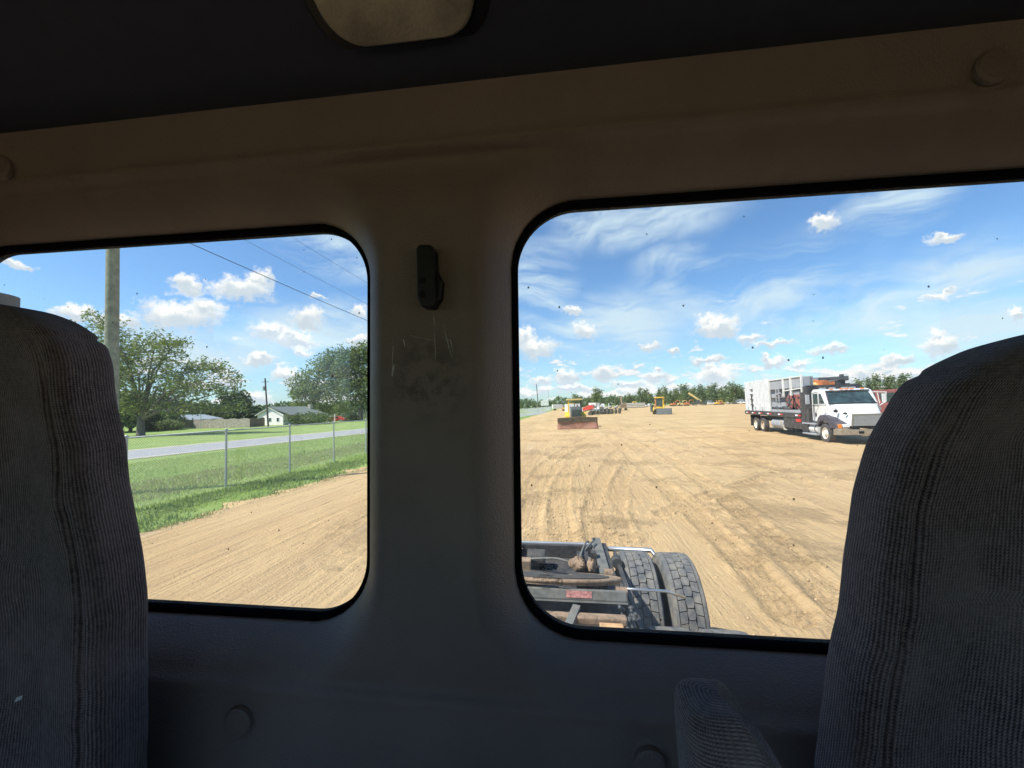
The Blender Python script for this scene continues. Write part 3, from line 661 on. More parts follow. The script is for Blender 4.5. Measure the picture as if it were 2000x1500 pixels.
def placefar(px,hpx,dist,k,wf=1.0):
    if used[k]==0: o=protos[k]; used[k]=1
    else: o=copy_tree(protos[k])
    q=aty(px,800,dist); s=hpx*dist/F/12.0*.97; o.location=(q.x,dist,0); o.scale=(s*wf,s*wf,s); o.rotation_euler=(0,0,random.uniform(0,6.28)); return o
rs=random.Random(5)
i=0
LM=[(1129,'the bulldozer'),(1180,'the disc harrows'),(1215,'the rusty excavator'),(1247,'the pipe stack'),(1286,'the track loader'),(1326,'the orange excavators'),(1360,'the mobile crane'),(1400,'the white box trucks'),(1440,'the right hand white row'),(1690,'the cab of the vacuum truck'),(1790,'the right seat')]
def farlabel(px,hp,k):
    l=min(LM,key=lambda a:abs(a[0]-px)); side='left of' if px<l[0]-3 else ('right of' if px>l[0]+3 else 'straight above')
    sz='low' if hp<22 else ('medium' if hp<33 else ('tall' if hp<40 else 'tallest')); shp='rounded' if k<3 else 'slender'; tone='pale' if k%2 else 'dark'
    return '%s %s %s tree far off, %s %s'%(sz,tone,shp,side,l[1])
for px,hp in [(1108,18),(1120,20),(1168,40),(1176,26),(1190,18),(1205,20),(1222,22),(1230,26),(1252,38),(1262,34),(1272,26),(1290,34),(1300,38),(1312,30),(1322,34),(1338,42),(1346,30),(1356,34),(1368,40),(1378,28),(1388,38),(1398,40),(1410,34),(1420,36),(1432,42),(1444,38),(1452,30),(1680,40),(1698,42),(1716,46),(1738,44),(1770,46)]:
    o=placefar(px,hp,265+rs.uniform(-8,30),i%5,rs.uniform(.8,1.25)); tag(o,farlabel(px,hp,i%5)); i+=1
for px,hp,ds,lb in [(1018,12,300,'low far tree at the left edge of the right window'),(1030,14,300,'low far tree left of the distant utility pole'),(1044,16,300,'dark far tree at the foot of the distant utility pole'),(1082,14,290,'small far tree right of the white sign box'),(1095,16,290,'small far tree above the far left box truck'),(1124,32,210,'rounded tree top showing above the canopy of the bulldozer'),(1135,22,280,'small dark tree just right of the bulldozer canopy'),(1150,20,280,'low dark tree above the red trailer'),(1240,22,300,'pointed dark tree above the pipe stack')]:
    o=placefar(px,hp,ds,i%5,1.1); tag(o,lb); i+=1
lt=[(575,16,210),(590,15,200),(660,18,200),(675,20,190),(690,18,200),(655,14,180),(430,20,150),(410,18,150),(530,12,230),(550,12,230),(480,14,210)]
ll=['hazy skyline tree left of the round tree over the porch','hazy skyline tree above the white house roof end','hazy skyline tree behind the red car','hazy skyline tree right of the red car','hazy skyline tree behind the short palm','low skyline tree above the white car','skyline tree right of the dark flat topped pine','skyline tree left of the dark flat topped pine','faint skyline tree above the house gable','faint skyline tree above the middle of the white house roof','skyline tree between the pine and the slim leaning pole']
for (px,hp,ds),lb in zip(lt,ll):
    o=placefar(px,hp,ds,i%5,1.3); tag(o,lb,group='trees on the skyline behind the houses'); i+=1

# ---------------------------------------------------------------- houses and things across the road
def houseM(px,py): v=g(px,py); return v
hc=g(552,829); hl=g(503,831)
gx=(hc-hl); gl_=7.2; ang=R(-10)
o=empty('white_house',hl,ang); tag(o,'white single storey house with grey gabled roof and a porch','house')
GW=gl_; D=9.5; wz=2.35; rz_=3.85
GW=max(GW,5.5)
b=MB(); b.prism([(0,0),(GW,0),(GW,wz),(GW/2,rz_),(0,wz)],'y',0,D); b.build('wall',M['siding'],o)
b=MB(); ov=.45
sl_=(rz_-wz)/(GW/2)
b.prism([(-ov,wz-ov*sl_+.03),(GW/2,rz_+.03),(GW+ov+2.2,wz-(ov+2.2)*sl_*.35+.03),(GW+ov+2.2,wz-(ov+2.2)*sl_*.35+.2),(GW/2,rz_+.22),(-ov,wz-ov*sl_+.2)],'y',-.35,D+.35); b.build('roof',M['roofgrey'],o)
b=MB(); b.prism([(-ov,wz-ov*sl_-.06),(GW/2,rz_-.06),(GW+ov,wz-ov*sl_-.06),(GW+ov,wz-ov*sl_+.02),(GW/2,rz_+.02),(-ov,wz-ov*sl_+.02)],'y',-.37,-.30); b.build('gable_trim',M['trim'],o)
for wx in (GW*.22,GW*.5,GW*.8):
    b=MB(); b.box(wx-.35,wx+.35,-.05,0.02,.75,1.65); w_=b.build('window',M['trim'],o); b=MB(); b.box(wx-.27,wx+.27,-.07,-.052,.82,1.58); b.build('pane',M['winglass'],w_)
for k in range(6):
    b=MB(); b.box(GW+2.1,GW+2.25,1+k*2.4,1.15+k*2.4,0,wz-.35); b.build('porch_post',M['trim'],o)
for k in range(4):
    b=MB(); b.box(GW-.02,GW+.05,1.2+k*3.1,2.5+k*3.1,.5,1.9); w_=b.build('window',M['trim'],o); b=MB(); b.box(GW+.052,GW+.06,1.3+k*3.1,2.4+k*3.1,.6,1.8); b.build('pane',M['winglass'],w_)
b=MB(); b.box(GW*.7,GW*.7+.8,9,9.8,3,4.5); b.build('chimney',M['board'],o)
q=g(331,838); q2=g(401,833)
o=empty('low_house',(q.x,q.y+4,0),math.atan2(q2.y-q.y,q2.x-q.x)); tag(o,'low olive brown house with a pale grey roof behind shrubs','house')
Lh=(q2-q).length; b=MB(); b.prism([(0,0),(8,0),(8,1.7),(4,2.6),(0,1.7)],'x',0,Lh); b.build('wall',M['brickwall'],o)
b=MB(); b.prism([(-.6,1.62),(4,2.7),(8.6,1.62),(8.6,1.76),(4,2.86),(-.6,1.76)],'x',-.5,Lh+.5); b.build('roof',M['roofmetal'],o)
b=MB(); b.box(Lh*.6,Lh*.7,-.05,.0,.6,1.4); w_=b.build('window',M['winglass'],o)
def boardfence(p0,p1,h_,mt,label,nb):
    d_=(p1-p0); L=d_.length; o=empty('wooden_fence',p0,math.atan2(d_.y,d_.x)); tag(o,label,'fence'); rr=random.Random(int(L*10))
    b=MB(); w=L/nb
    for k in range(nb): b.box(k*w,k*w+w*.94,-.02,.02,0,h_*(1+rr.uniform(-.03,.03)+.05*math.sin(k*.5)))
    b.build('boards',mt,o); b=MB(); b.box(0,L,.02,.08,.3,.42); b.box(0,L,.02,.08,h_*.75,h_*.75+.12); b.build('rail',mt,o); return o
boardfence(g(378,837),g(488,834.5),1.75,M['board'],'pale weathered wooden board fence left of the white house',60)
boardfence(g(488,834.5),g(517,831.5),1.7,M['board2'],'short brown wooden fence joining the white house gable',20)
boardfence(g(632,821),g(742,817),2.1,M['board'],'long grey brown wooden fence behind the red car',70)
# small pole with transformer
q=Vector((ray(524,833)[0]/ray(524,833)[1]*73,73,0)); o=upole(q,9.6,.17,'slim leaning utility pole beside the white house gable',M['poledark'],lean=(-.75,0))
b=MB(); b.bar((-1.5,0,8.9),(.0,0,8.9),.1,.1); b.build('crossarm',M['poledark'],o); b=MB(); b.cyl((-1.0,0,7.2),(-1.0,0,8.0),.22,n=12); b.build('transformer',M['galv'],o)
q=g(392,838); o=empty('clothes_pole',(q.x,q.y,0)); tag(o,'thin grey pole with a short top bar by the low house','pole'); b=MB(); b.cyl((0,0,0),(0,0,4.2),.05,n=6); b.bar((-.5,0,3.9),(.4,0,3.9),.08); b.build('shaft',M['galv'],o)
def car(loc,rz,mt,label,kind='car',L=4.6,group=None,name='parked_car'):
    o=empty(name,loc,rz); tag(o,label,'car' if kind=='car' else 'pickup truck',group)
    b=MB()
    if kind=='car': prof=[(0,.35),(L,.35),(L,.85),(L-.1,.95),(L-1.0,1.0),(L-1.7,1.42),(L-3.2,1.45),(.75,1.0),(.1,.95),(0,.7)]
    else: prof=[(0,.45),(L,.45),(L,1.05),(L-1.3,1.15),(L-1.9,1.75),(L-3.1,1.78),(L-3.2,1.1),(.05,1.1),(0,.7)]
    b.prism(prof,'x',-.9,.9); b.v=[(y_,x_,z_) for (x_,y_,z_) in b.v]
    b.f=[f[::-1] for f in b.f]
    b.build('body',mt,o,bevel=.06)
    w=MB(); zz_=1.0 if kind=='car' else 1.2; x0_,x1_=(1.1,L-1.5) if kind=='car' else (L-3.0,L-1.7)
    w.box(x0_,x1_,-.92,.92,zz_,zz_+.34,tx=.18); w.build('window',M['winglass'],o)
    for x_ in (.85,L-.85):
        for s in (-1,1):
            t_=MB(); t_.lathe([(-.1,.0),(-.1,.25),(-.09,.33),(.09,.33),(.1,.25),(.1,0)],(0,0,0),'y',14); wo=t_.build('wheel',M['tyrefar'],o); wo.location=(x_,s*.84,.33)
            t_=MB(); t_.lathe([(s*.105,0),(s*.105,.19),(s*.09,.2)],(0,0,0),'y',10); t_.build('rim',M['boxgrey'],wo)
    return o
q=g(657,824); car((q.x-2.2,q.y,0),R(5),M['carred'],'red car parked in front of the long grey brown fence')
q=g(636,824); car((q.x-2.5,q.y+2,0),R(30),M['carwhite'],'white car parked left of the red car behind the dark bush')
q=g(674,824); o=empty('mailbox',q); tag(o,'dark mailbox on a post across the road','mailbox'); b=MB(); b.box(-.09,.09,-.09,.09,0,1.3); b.build('post',M['poledark'],o); b=MB(); b.box(-.3,.3,-.25,.25,1.3,1.7); b.build('box',M['black'],o,bevel=.05)
q=g(482,833); o=empty('white_tank',(q.x,q.y+8,0)); tag(o,'small white upright tank standing behind the wooden fence','tank'); b=MB(); b.lathe([(0,0),(0,.7),(2.6,.7),(2.9,.4),(2.9,0)],(0,0,0),'z',14); b.build('shell',M['white'],o,auto=True); b=MB(); b.cyl((0,0,2.9),(0,0,3.1),.25,n=10); b.build('cap',M['boxgrey'],o)
# ---------------------------------------------------------------- the white vacuum truck
def tread_tyre(r=.52,w=.14,rimr=.30,lugs=44,blocks=True):
    b=MB(); k=r/.52
    b.lathe([(-w*.93,rimr),(-w*1.04,rimr+.06),(-w*1.05,.42*k),(-w*.97,.475*k),(-w*.90,.497*k),(-w*.72,.499*k),(w*.72,.499*k),(w*.90,.497*k),(w*.97,.475*k),(w*1.05,.42*k),(w*1.04,rimr+.06),(w*.93,rimr)],(0,0,0),'x',56)
    if blocks:
        for s in (-1,1): b.lathe([(s*w*.70,.499*k),(s*w*.71,.519*k),(s*w*.88,.516*k),(s*w*.965,.500*k),(s*w*.99,.478*k)][::s],(0,0,0),'x',88)
        for q in range(lugs):
            for col,xo in enumerate((-w*.46,0,w*.46)):
                a=2*math.pi*(q+(.5 if col==1 else .0+.12*(col-1)))/lugs; L=2*math.pi*r/lugs*.475; hw=w*.205
                Mx=Matrix.Rotation(a,4,'X'); pts=[]
                if col==1: poly=[(-hw*.8,-L),(hw*.8,-L),(hw*1.15,-L*.3),(hw*1.15,L*.3),(hw*.8,L),(-hw*.8,L),(-hw*1.15,L*.3),(-hw*1.15,-L*.3)]
                else:
                    e=1 if col==0 else -1
                    poly=[(-hw,-L),(hw,-L),(hw,L),(-hw,L)]; poly=[(px_,py_+(.010 if px_*e>0 else 0)) for px_,py_ in poly]
                n=len(poly)
                vs=[Mx@Vector((xo+px_,py_,.495*k)) for px_,py_ in poly]+[Mx@Vector((xo+px_*.95,py_*.95,.5195*k)) for px_,py_ in poly]
                b.add(vs,[tuple(range(n,2*n))]+[(i,(i+1)%n,(i+1)%n+n,i+n) for i in range(n)])
    return b
def rimmesh(s,r=.30,deep=.06,hub=.10):
    b=MB(); b.lathe([(s*.130,r),(s*.137,r-.012),(s*.12,r-.03),(s*(.12-deep),r-.06),(s*(.12-deep),.15),(s*(.12-deep+.05),hub+.02),(s*(.12-deep+.09),hub),(s*(.12-deep+.10),.0)][::(1 if s>0 else -1)],(0,0,0),'x',28)
    for k in range(8):
        a=k*math.pi/4; b.cyl((s*(.12-deep),math.cos(a)*.19,math.sin(a)*.19),(s*(.12-deep+.02),math.cos(a)*.19,math.sin(a)*.19),.018,n=6)
    return b
SC=2.5/2.3
hv=empty('vacuum_truck',(12.95*SC,21.8*SC,.0),math.atan2(-.1,.995)); hv.scale=(SC,)*3
tag(hv,'white vacuum tank truck with dark fenders, black flatbed and tall grey box','truck')
far_t=tread_tyre(.50,.13,.29,40,False)
for v_,rm in ((0,'rim'),(8.0,'rimd'),(9.3,'rim')):
    for s,u_ in ((-1,.16),(1,2.3)):
        t_=tread_tyre(.50,.14,.29,30,False); w_=t_.build('wheel',M['tyrefar'],hv,auto=True); w_.location=(u_,v_,.50); w_.rotation_euler=(.3*v_,0,0)
        rimmesh(s,.29,.05 if v_==0 else .10).build('rim',M[rm],w_,auto=True)
b=MB(); b.box(.75,1.0,-1.0,11.0,.75,1.05); b.box(1.45,1.7,-1.0,11.0,.75,1.05); b.build('frame_rail',M['black'],hv)
b=MB(); b.prism([(1.38,1.02),(-.05,1.02),(-.15,1.5),(-.12,2.0),(.30,2.62),(.55,2.70),(1.2,2.72),(1.38,2.6)],'x',.14,2.32); b.build('cab',M['white'],hv,bevel=.06,auto=True)
b=MB(); b.prism([(.62,1.95),(1.18,1.95),(1.18,2.48),(.62,2.48)],'x',.125,.145); b.prism([(-.02,1.98),(.56,1.98),(.56,2.48),(.32,2.48)],'x',.12,.145); b.build('side_window',M['winglass'],hv)
b=MB(); b.bar((.11,1.25,1.93),(.11,-.05,1.93),.03); b.bar((.11,-.05,1.95),(.11,.31,2.5),.03); b.bar((.11,.59,1.95),(.11,.59,2.5),.04); b.build('window_frame',M['white'],hv)
b=MB(); b.add([(.26,-.16,1.99),(2.20,-.16,1.99),(2.12,.255,2.56),(.34,.255,2.56)],[(0,1,2,3)]); b.add([(.26,-.12,1.97),(2.20,-.12,1.97),(2.12,.29,2.58),(.34,.29,2.58)],[(0,1,2,3)]); b.build('windshield',M['winglass'],hv)
b=MB(); b.bar((.22,-.17,2.60-.62),(.22+.09,.27,2.60),.05); b.bar((.2,-.10,1.965),(2.26,-.10,1.965),.05); b.bar((.3,.24,2.60),(2.16,.24,2.60),.07,.05); b.build('windshield_trim',M['black'],hv)
b=MB(); [b.box(u_,u_+.12,.22,.34,2.66,2.72) for u_ in (.5,.95,1.17,1.39,1.85)]; b.build('marker_light',M['amber'],hv)
b=MB(); b.prism([(.62,1.08),(1.3,1.08),(1.3,1.90),(.0,1.90),(.0,1.5),(.35,1.3)],'x',.118,.136); b.build('door',M['white'],hv,bevel=.01)
b=MB(); b.box(.108,.12,.85,1.0,1.30,1.5); b.box(.108,.12,.42,.5,1.22,1.30); b.build('door_handle',M['black'],hv)
# hood
b=MB()
sec=[(-.05,.18,2.27,1.95,1.15),(-.3,.20,2.25,1.90,1.0),(-.8,.42,2.03,1.72,.95),(-1.16,.56,1.89,1.52,.92),(-1.22,.60,1.85,1.44,.92)]
vs=[];fs=[];n_=7
for (v_,u0,u1,zt,zb) in sec:
    uw_=(u1-u0)
    vs+=[(u0,v_,zb),(u0+.0,v_,zt-.30),(u0+.10,v_,zt-.07),(u0+.30,v_,zt),(u1-.30,v_,zt),(u1-.10,v_,zt-.07),(u1,v_,zt-.30),(u1,v_,zb)]
n_=8
for i in range(len(sec)-1):
    for k in range(n_-1): fs.append((i*n_+k,i*n_+k+1,(i+1)*n_+k+1,(i+1)*n_+k))
fs.append(tuple((len(sec)-1)*n_+k for k in range(n_)))
b.add(vs,fs); b.build('hood',M['white'],hv,auto=True)
b=MB(); b.prism([(.56,.92),(1.89,.92),(1.84,1.44),(.62,1.44)],'y',-1.245,-1.225); b.build('grille',M['grille'],hv)
b=MB(); b.bar((.56,-1.24,.90),(.62,-1.24,1.46),.04);b.bar((1.89,-1.24,.90),(1.84,-1.24,1.46),.04);b.bar((.60,-1.24,1.46),(1.86,-1.24,1.46),.04); b.build('grille_surround',M['chrome'],hv)
for s in (0,1):
    m_=(lambda u_: u_ if not s else 2.45-u_)
    arc=[(.62*math.cos(a)*1.0,.50+.66*math.sin(a)+.0) for a in np.linspace(math.pi*.02,math.pi*.96,14)]
    outer=[(.60,.82),(.62,1.05),(.50,1.26),(.25,1.40),(-.15,1.42),(-.55,1.30),(-.9,1.08),(-1.12,.98),(-1.16,.80),(-.62,.80)]
    inner=[(-.57,.72),(-.50,.95),(-.28,1.09),(0,1.13),(.28,1.09),(.48,.95),(.55,.78)]
    b=MB(); b.prism(outer+inner,'x',m_(-.02),m_(.16)); b.prism([(.55,.95),(.25,1.40),(-.15,1.42),(-.55,1.30),(-.9,1.08),(-1.12,.98),(-1.16,.80),(-.62,.80),(-.3,1.12),(.28,1.12)],'x',m_(.16),m_(.50)); b.build('fender',M['navy'],hv,bevel=.02)
    b=MB(); b.box(*sorted((m_(.04),m_(.20))),-1.19,-1.02,.82,1.0); b.build('turn_signal',M['amber'],hv,bevel=.02)
    b=MB(); b.box(*sorted((m_(.22),m_(.50))),-1.20,-1.05,.85,1.0); b.build('headlight',M['clear'],hv,bevel=.02)
b=MB(); b.prism([(-.1,-1.0),(.1,-1.28),(2.35,-1.28),(2.55,-1.0),(2.4,-1.0),(2.28,-1.14),(.17,-1.14),(.05,-1.0)],'z',.50,.77); b.build('bumper',M['chrome'],hv,bevel=.015)
b=MB(); b.box(.8,1.0,-1.30,-1.275,.56,.68); b.build('bumper_opening_shade',M['hole_shade'],hv)  # black slab on the bumper face, shade of an opening as colour
b=MB(); b.box(-.05,.45,.72,2.15,.88,.96); b.box(-.05,.40,.72,2.15,.34,.42); b.build('step',M['boxgrey'],hv,bevel=.01)
b=MB(); b.cyl((.28,.76,.65),(.28,2.12,.65),.24,n=20); b.build('side_tank',M['white'],hv,auto=True)
b=MB(); [b.lathe([(-.03,.25),(-.03,.255),(.03,.255),(.03,.25)],(.28,v_,.65),'y',20) for v_ in (1.0,1.85)]; b.build('tank_strap',M['black'],hv)
for s,u_ in ((-1,.02),(1,2.43)):
    b=MB(); q=u_+s*.28; 
    if s<0:
        b.box(q-.08,q+.08,.80,.95,1.95,2.45); b.build('mirror',M['boxgrey'],hv,bevel=.02); b=MB(); b.bar((q,.88,1.9),(u_+.1,.6,1.85),.03); b.bar((q,.88,2.48),(u_+.1,.7,2.55),.03); b.box(q-.1,q+.1,.8,.92,1.72,1.92)
    else:
        b.tube([(2.30,.35,2.50),(2.86,.2,2.46),(2.84,.2,2.02),(2.30,-.05,1.75)],.025,6); b.tube([(2.55,.3,2.48),(2.55,.2,1.9)],.015,5); b.box(2.68,2.82,.16,.24,1.98,2.40); b.box(2.36,2.54,.1,.16,1.6,1.74)
    b.build('mirror_bracket',M['white' if s>0 else 'black'],hv)
b=MB(); b.bar((.3,-.55,1.55),(.22,-.7,1.80),.02); b.blob((.2,-.72,1.62),(.10,.05,.08),n=6,amp=0); b.bar((.5,-.9,1.45),(.42,-1.05,1.62),.02); b.blob((.42,-1.05,1.50),(.10,.04,.05),n=6,amp=0); b.build('fender_mirror',M['black'],hv,smooth=True)
# black bulkhead, bed, hose reel, box
b=MB(); b.box(.0,2.45,1.46,1.62,.95,2.95); b.box(.0,.5,1.62,2.3,.5,2.92); b.box(.5,2.45,1.62,2.3,1.45,2.92); b.build('bulkhead',M['black'],hv)
b=MB(); b.box(-.03,2.5,2.3,11.2,1.18,1.46); b.build('bed',M['black'],hv)
b=MB(); b.box(-.015,.9,2.32,6.4,1.46,1.62); b.build('bed_deck',M['boxgrey'],hv)
for v_ in (2.6,4.9,6.6,8.1,9.4,10.6):
    b=MB(); b.box(-.045,-.03,v_,v_+.30,1.28,1.36); b.build('reflector',M['sticker'],hv)
    b=MB(); b.box(-.045,-.03,v_-.36,v_,1.28,1.36); b.build('reflector',M['sticker2'],hv)
b=MB(); b.box(.0,2.45,6.5,11.1,1.46,3.62); b.build('box_rear',M['boxwhite'],hv,bevel=.03)
b=MB(); b.bar((-.05,9.6,2.6),(-.05,9.5,1.5),.06); [b.bar((-.06,9.75,z_),(-.06,9.35,z_),.05,.08) for z_ in (1.9,2.3,2.65,3.0)]; b.build('latch_bar',M['grease'],hv)
b=MB(); [b.tube([(-.05,v_,1.46),(-.09,v_,1.7),(-.05,v_,1.75)],.015,5) for v_ in (7.6,8.8,10.3)]; b.build('tie_down',M['black'],hv)
b=MB(); b.box(.55,2.4,4.6,6.49,1.46,3.5); b.box(.40,.55,1.95,4.6,1.46,3.45); b.build('box_front',M['boxgrey'],hv)
b=MB(); b.box(.05,.55,1.95,6.5,2.88,3.48); b.box(.10,.55,4.4,6.5,2.35,2.60); b.box(.10,.55,4.4,6.5,1.75,2.05); b.box(.10,.55,1.95,3.9,2.45,2.70); b.build('locker',M['boxgrey'],hv,bevel=.02)
b=MB(); [b.bar((-.0,v_,za),(-.0,v_,zb),.09) for v_,za,zb in ((6.42,1.5,3.58),(4.3,2.45,3.5),(3.3,2.45,3.58),(1.98,2.6,3.6))]; b.bar((.02,6.4,3.5),(.02,1.95,3.5),.06); b.bar((.02,4.3,2.75),(.02,1.98,2.85),.06); b.build('upright',M['white'],hv)
b=MB(); [b.bar((.0,v_,2.1),(.0,v_,2.9),.07) for v_ in (5.4,5.0)]; b.bar((0,5.5,2.5),(0,4.8,2.65),.08); b.build('ladder',M['boxgrey'],hv)
b=MB(); b.lathe([(-.22,.12),(-.22,.42),(-.20,.44),(-.19,.42),(-.18,.3),(.18,.3),(.19,.42),(.20,.44),(.22,.42),(.22,.12)],(.28,3.75,2.08),'x',26); reel=b.build('hose_reel',M['red'],hv,auto=True)
b=MB(); [b.lathe([(-.17+.04*i,.30),(-.17+.04*i+.02,.35),(-.17+.04*i+.04,.30)],(.28,3.75,2.08),'x',22) for i in range(8)]; b.build('hose',M['plastic'],reel,smooth=True)
b=MB(); [b.bar((.045,3.75,2.08),(.045,3.75+.4*math.cos(a),2.08+.4*math.sin(a)),.05) for a in np.linspace(0,6.28,8)]; b.cyl((.0,3.75,2.08),(.08,3.75,2.08),.12,n=12); b.build('spoke',M['greengrey'],reel)
b=MB(); b.box(.06,.55,2.38,3.2,1.7,2.5); b.build('pump_cabinet',M['red'],hv,bevel=.04)
b=MB(); [b.cyl((.03,v_,z_),(.07,v_,z_),r_,n=10) for v_,z_,r_ in ((2.55,2.3,.07),(2.8,1.9,.09),(3.05,2.25,.06),(2.6,1.8,.06),(3.0,1.75,.05))]; b.bar((.04,3.15,2.5),(.04,2.9,1.7),.04); b.build('gauge',M['plastic'],hv)
b=MB(); b.box(.0,.4,3.8,4.4,1.62,1.76); b.blob((.2,4.6,1.72),(.2,.35,.14),n=8); b.blob((.2,5.6,1.7),(.2,.5,.12),seed=2,n=8); b.build('fitting',M['greengrey'],hv,smooth=True)
b=MB(); b.cyl((.32,4.75,.70),(.32,6.55,.70),.30,n=22); b.build('fuel_tank',M['boxgrey'],hv,auto=True)
b=MB(); b.prism([(5.0,.95),(4.45,.38),(4.6,.38),(5.2,.95)],'x',.0,.45); b.build('tank_guard',M['board'],hv)
b=MB(); b.box(.02,.6,2.4,4.6,.55,1.18); b.build('tool_box',M['black'],hv,bevel=.02)
b=MB(); b.box(.0,.02,2.3,2.6,1.15,1.4); b.build('hose_coupling',M['greenflag'],hv); b=MB(); b.box(-.02,.02,2.35,2.9,.95,1.12); b.build('red_tag',M['sticker2'],hv)
b=MB(); b.box(.05,.7,10.3,10.34,.35,1.15); b.build('mud_flap',M['black'],hv)
b=MB(); b.bar((1.25,2.2,3.05),(1.25,5.5,3.35),.3,.3); b.build('crane_base',M['orange'],hv)
b=MB(); b.box(1.3,1.85,2.5,3.0,2.95,3.15); b.build('beacon_box',M['orange'],hv,bevel=.02)
b=MB(); b.bar((1.25,2.9,3.3),(2.5,2.5,3.33),.22,.2); b.bar((1.4,3.0,3.14),(2.55,2.6,3.22),.07,.05); b.box(1.9,2.4,2.6,3.1,2.8,3.2); b.box(2.25,2.4,2.7,2.85,3.38,3.55); b.bar((1.6,3.1,2.9),(2.7,2.8,2.98),.1,.14); b.build('crane_boom',M['greengrey'],hv)
b=MB(); b.blob((.95,2.9,3.0),(.28,.3,.14),n=8,seed=4); b.build('hose_bundle',M['palegold'],hv,smooth=True)
b=MB(); [b.box(u_,u_+.22,1.1,1.3,2.72,2.80) for u_ in (.5,.95,1.5,1.85)]; b.build('roof_vent',M['boxgrey'],hv)
q=aty(1722,800,34); o=empty('red_tractor_truck',(q.x,34,0),R(-10)); tag(o,'red truck cab parked behind the white vacuum truck beside the right seat','truck')
b=MB(); b.prism([(0,.9),(2.2,.9),(2.2,2.9),(.6,2.95),(.2,2.0),(-1.6,1.7),(-1.7,.9)],'x',0,2.3); b.build('cab',M['red'],o,bevel=.06); b=MB(); b.box(.1,2.2,.0,.42,2.0,2.7); b.box(-.02,.02,.7,1.9,2.0,2.7); b.build('window',M['winglass'],o)
for x_ in (.1,2.2):
    for y_ in (-.9,3.6):
        t_=tread_tyre(.5,.14,.29,30,False); w_=t_.build('wheel',M['tyrefar'],o,auto=True); w_.location=(x_,y_,.5)
b=MB(); b.box(.6,1.7,-1.7,4.4,.6,.9); b.build('frame_rail',M['black'],o)
b=MB(); b.box(-.1,2.4,-1.9,-1.7,.5,.8); b.build('bumper',M['chrome'],o)

# ---------------------------------------------------------------- yard machines
def tracks(o,w,L,h_,gauge,mt=None):
    for s in (-1,1):
        pts=[]
        for i in range(24):
            a=2*math.pi*i/24; y_=(L/2-h_/2)*(1 if math.cos(a)>0 else -1)+math.cos(a)*h_/2; pts.append((y_,h_/2+math.sin(a)*h_/2))
        b=MB(); b.prism(pts,'x',s*gauge-w/2,s*gauge+w/2)
        for i in range(24):
            y_,z_=pts[i]; b.box(s*gauge-w/2-.02,s*gauge+w/2+.02,y_-.05,y_+.05,z_-.04,z_+.04)
        b.build('track',mt or M['grease'],o)
c_=g(1129,839.8)
dz=empty('bulldozer',(c_.x,c_.y+.5,0),R(2)); tag(dz,'yellow and dark bulldozer with a wide rusty blade facing the cab','bulldozer')
tracks(dz,.45,2.9,.85,.78); [setattr(ch,'location',(0,2.4,0)) for ch in KIDS[dz.name]]
vs=[];fs=[];nx,nz_=17,9
for i in range(nx):
    for k in range(nz_):
        x_=-1.98+3.96*i/(nx-1); f=k/(nz_-1); z_=.02+f*(1.16+.08*(1-abs(x_)/1.98)*1); y_=.30*(1-(2*f-1)**2)*.8+.10*(f-.5)-.16*(abs(x_)/1.98)**3
        x_+=(.04 if f<.5 else 0)*(1 if x_>0 else -1); vs.append((x_,y_,z_))
for i in range(nx-1):
    for k in range(nz_-1): fs.append((i*nz_+k,(i+1)*nz_+k,(i+1)*nz_+k+1,i*nz_+k+1))
b=MB(); b.add(vs,fs); o=b.build('blade',M['blade'],dz,smooth=True); so_=o.modifiers.new('thick','SOLIDIFY'); so_.thickness=.05; so_.offset=-1
b=MB(); vs2=[(x_,y_-.012,z_) for (x_,y_,z_) in vs if z_>.72]; kk=len(vs2)//nx; b.add(vs2,[(i*kk+k,(i+1)*kk+k,(i+1)*kk+k+1,i*kk+k+1) for i in range(nx-1) for k in range(kk-1)]); b.build('blade_top',M['bladedark'],o,smooth=True)
b=MB(); b.bar((-.75,.4,.35),(-.75,2.2,.5),.18,.22); b.bar((.75,.4,.35),(.75,2.2,.5),.18,.22); b.cyl((-.3,.5,.9),(-.3,1.4,1.1),.06); b.cyl((.3,.5,.9),(.3,1.4,1.1),.06); b.build('push_arm',M['grease'],dz)
b=MB(); b.prism([(1.2,.6),(1.2,2.0),(1.35,2.2),(2.9,2.3),(2.9,.6)],'x',-.52,.48); b.build('engine_hood',M['greengrey'],dz,bevel=.05)
b=MB(); [b.box(-.42,.38,1.17,1.195,z_,z_+.05) for z_ in np.arange(.8,1.95,.11)]; b.cyl((-.2,1.12,1.45),(-.2,1.18,1.45),.1); b.blob((.05,1.1,.62),(.25,.15,.2),seed=2,n=8); b.build('radiator_grille',M['greengrey'],dz)
b=MB(); b.cyl((-.12,1.9,2.0),(-.12,1.9,2.75),.06); b.cyl((.2,2.2,2.0),(.2,2.2,2.5),.09); b.build('exhaust',M['rustplate'],dz)
for s in (-1,1):
    b=MB(); b.prism([(2.2,.9),(3.9,.9),(3.9,1.5),(3.0,1.75),(2.35,1.3)],'x',*(sorted((s*.60,s*1.10)))); b.build('fender',M['yellow'],dz,bevel=.04)
    b=MB(); b.bar((s*.68,2.9,1.3),(s*.66,2.95,2.98),.09); b.bar((s*.68,3.9,1.3),(s*.66,3.9,2.98),.09); b.build('canopy_post',M['yellow' if s<0 else 'black'],dz)
b=MB(); b.prism([(-.82,2.98),(.72,2.98),(.78,3.03),(.7,3.13),(-.8,3.13),(-.88,3.03)],'y',2.5,4.2); b.build('canopy',M['palegold'],dz,bevel=.02)
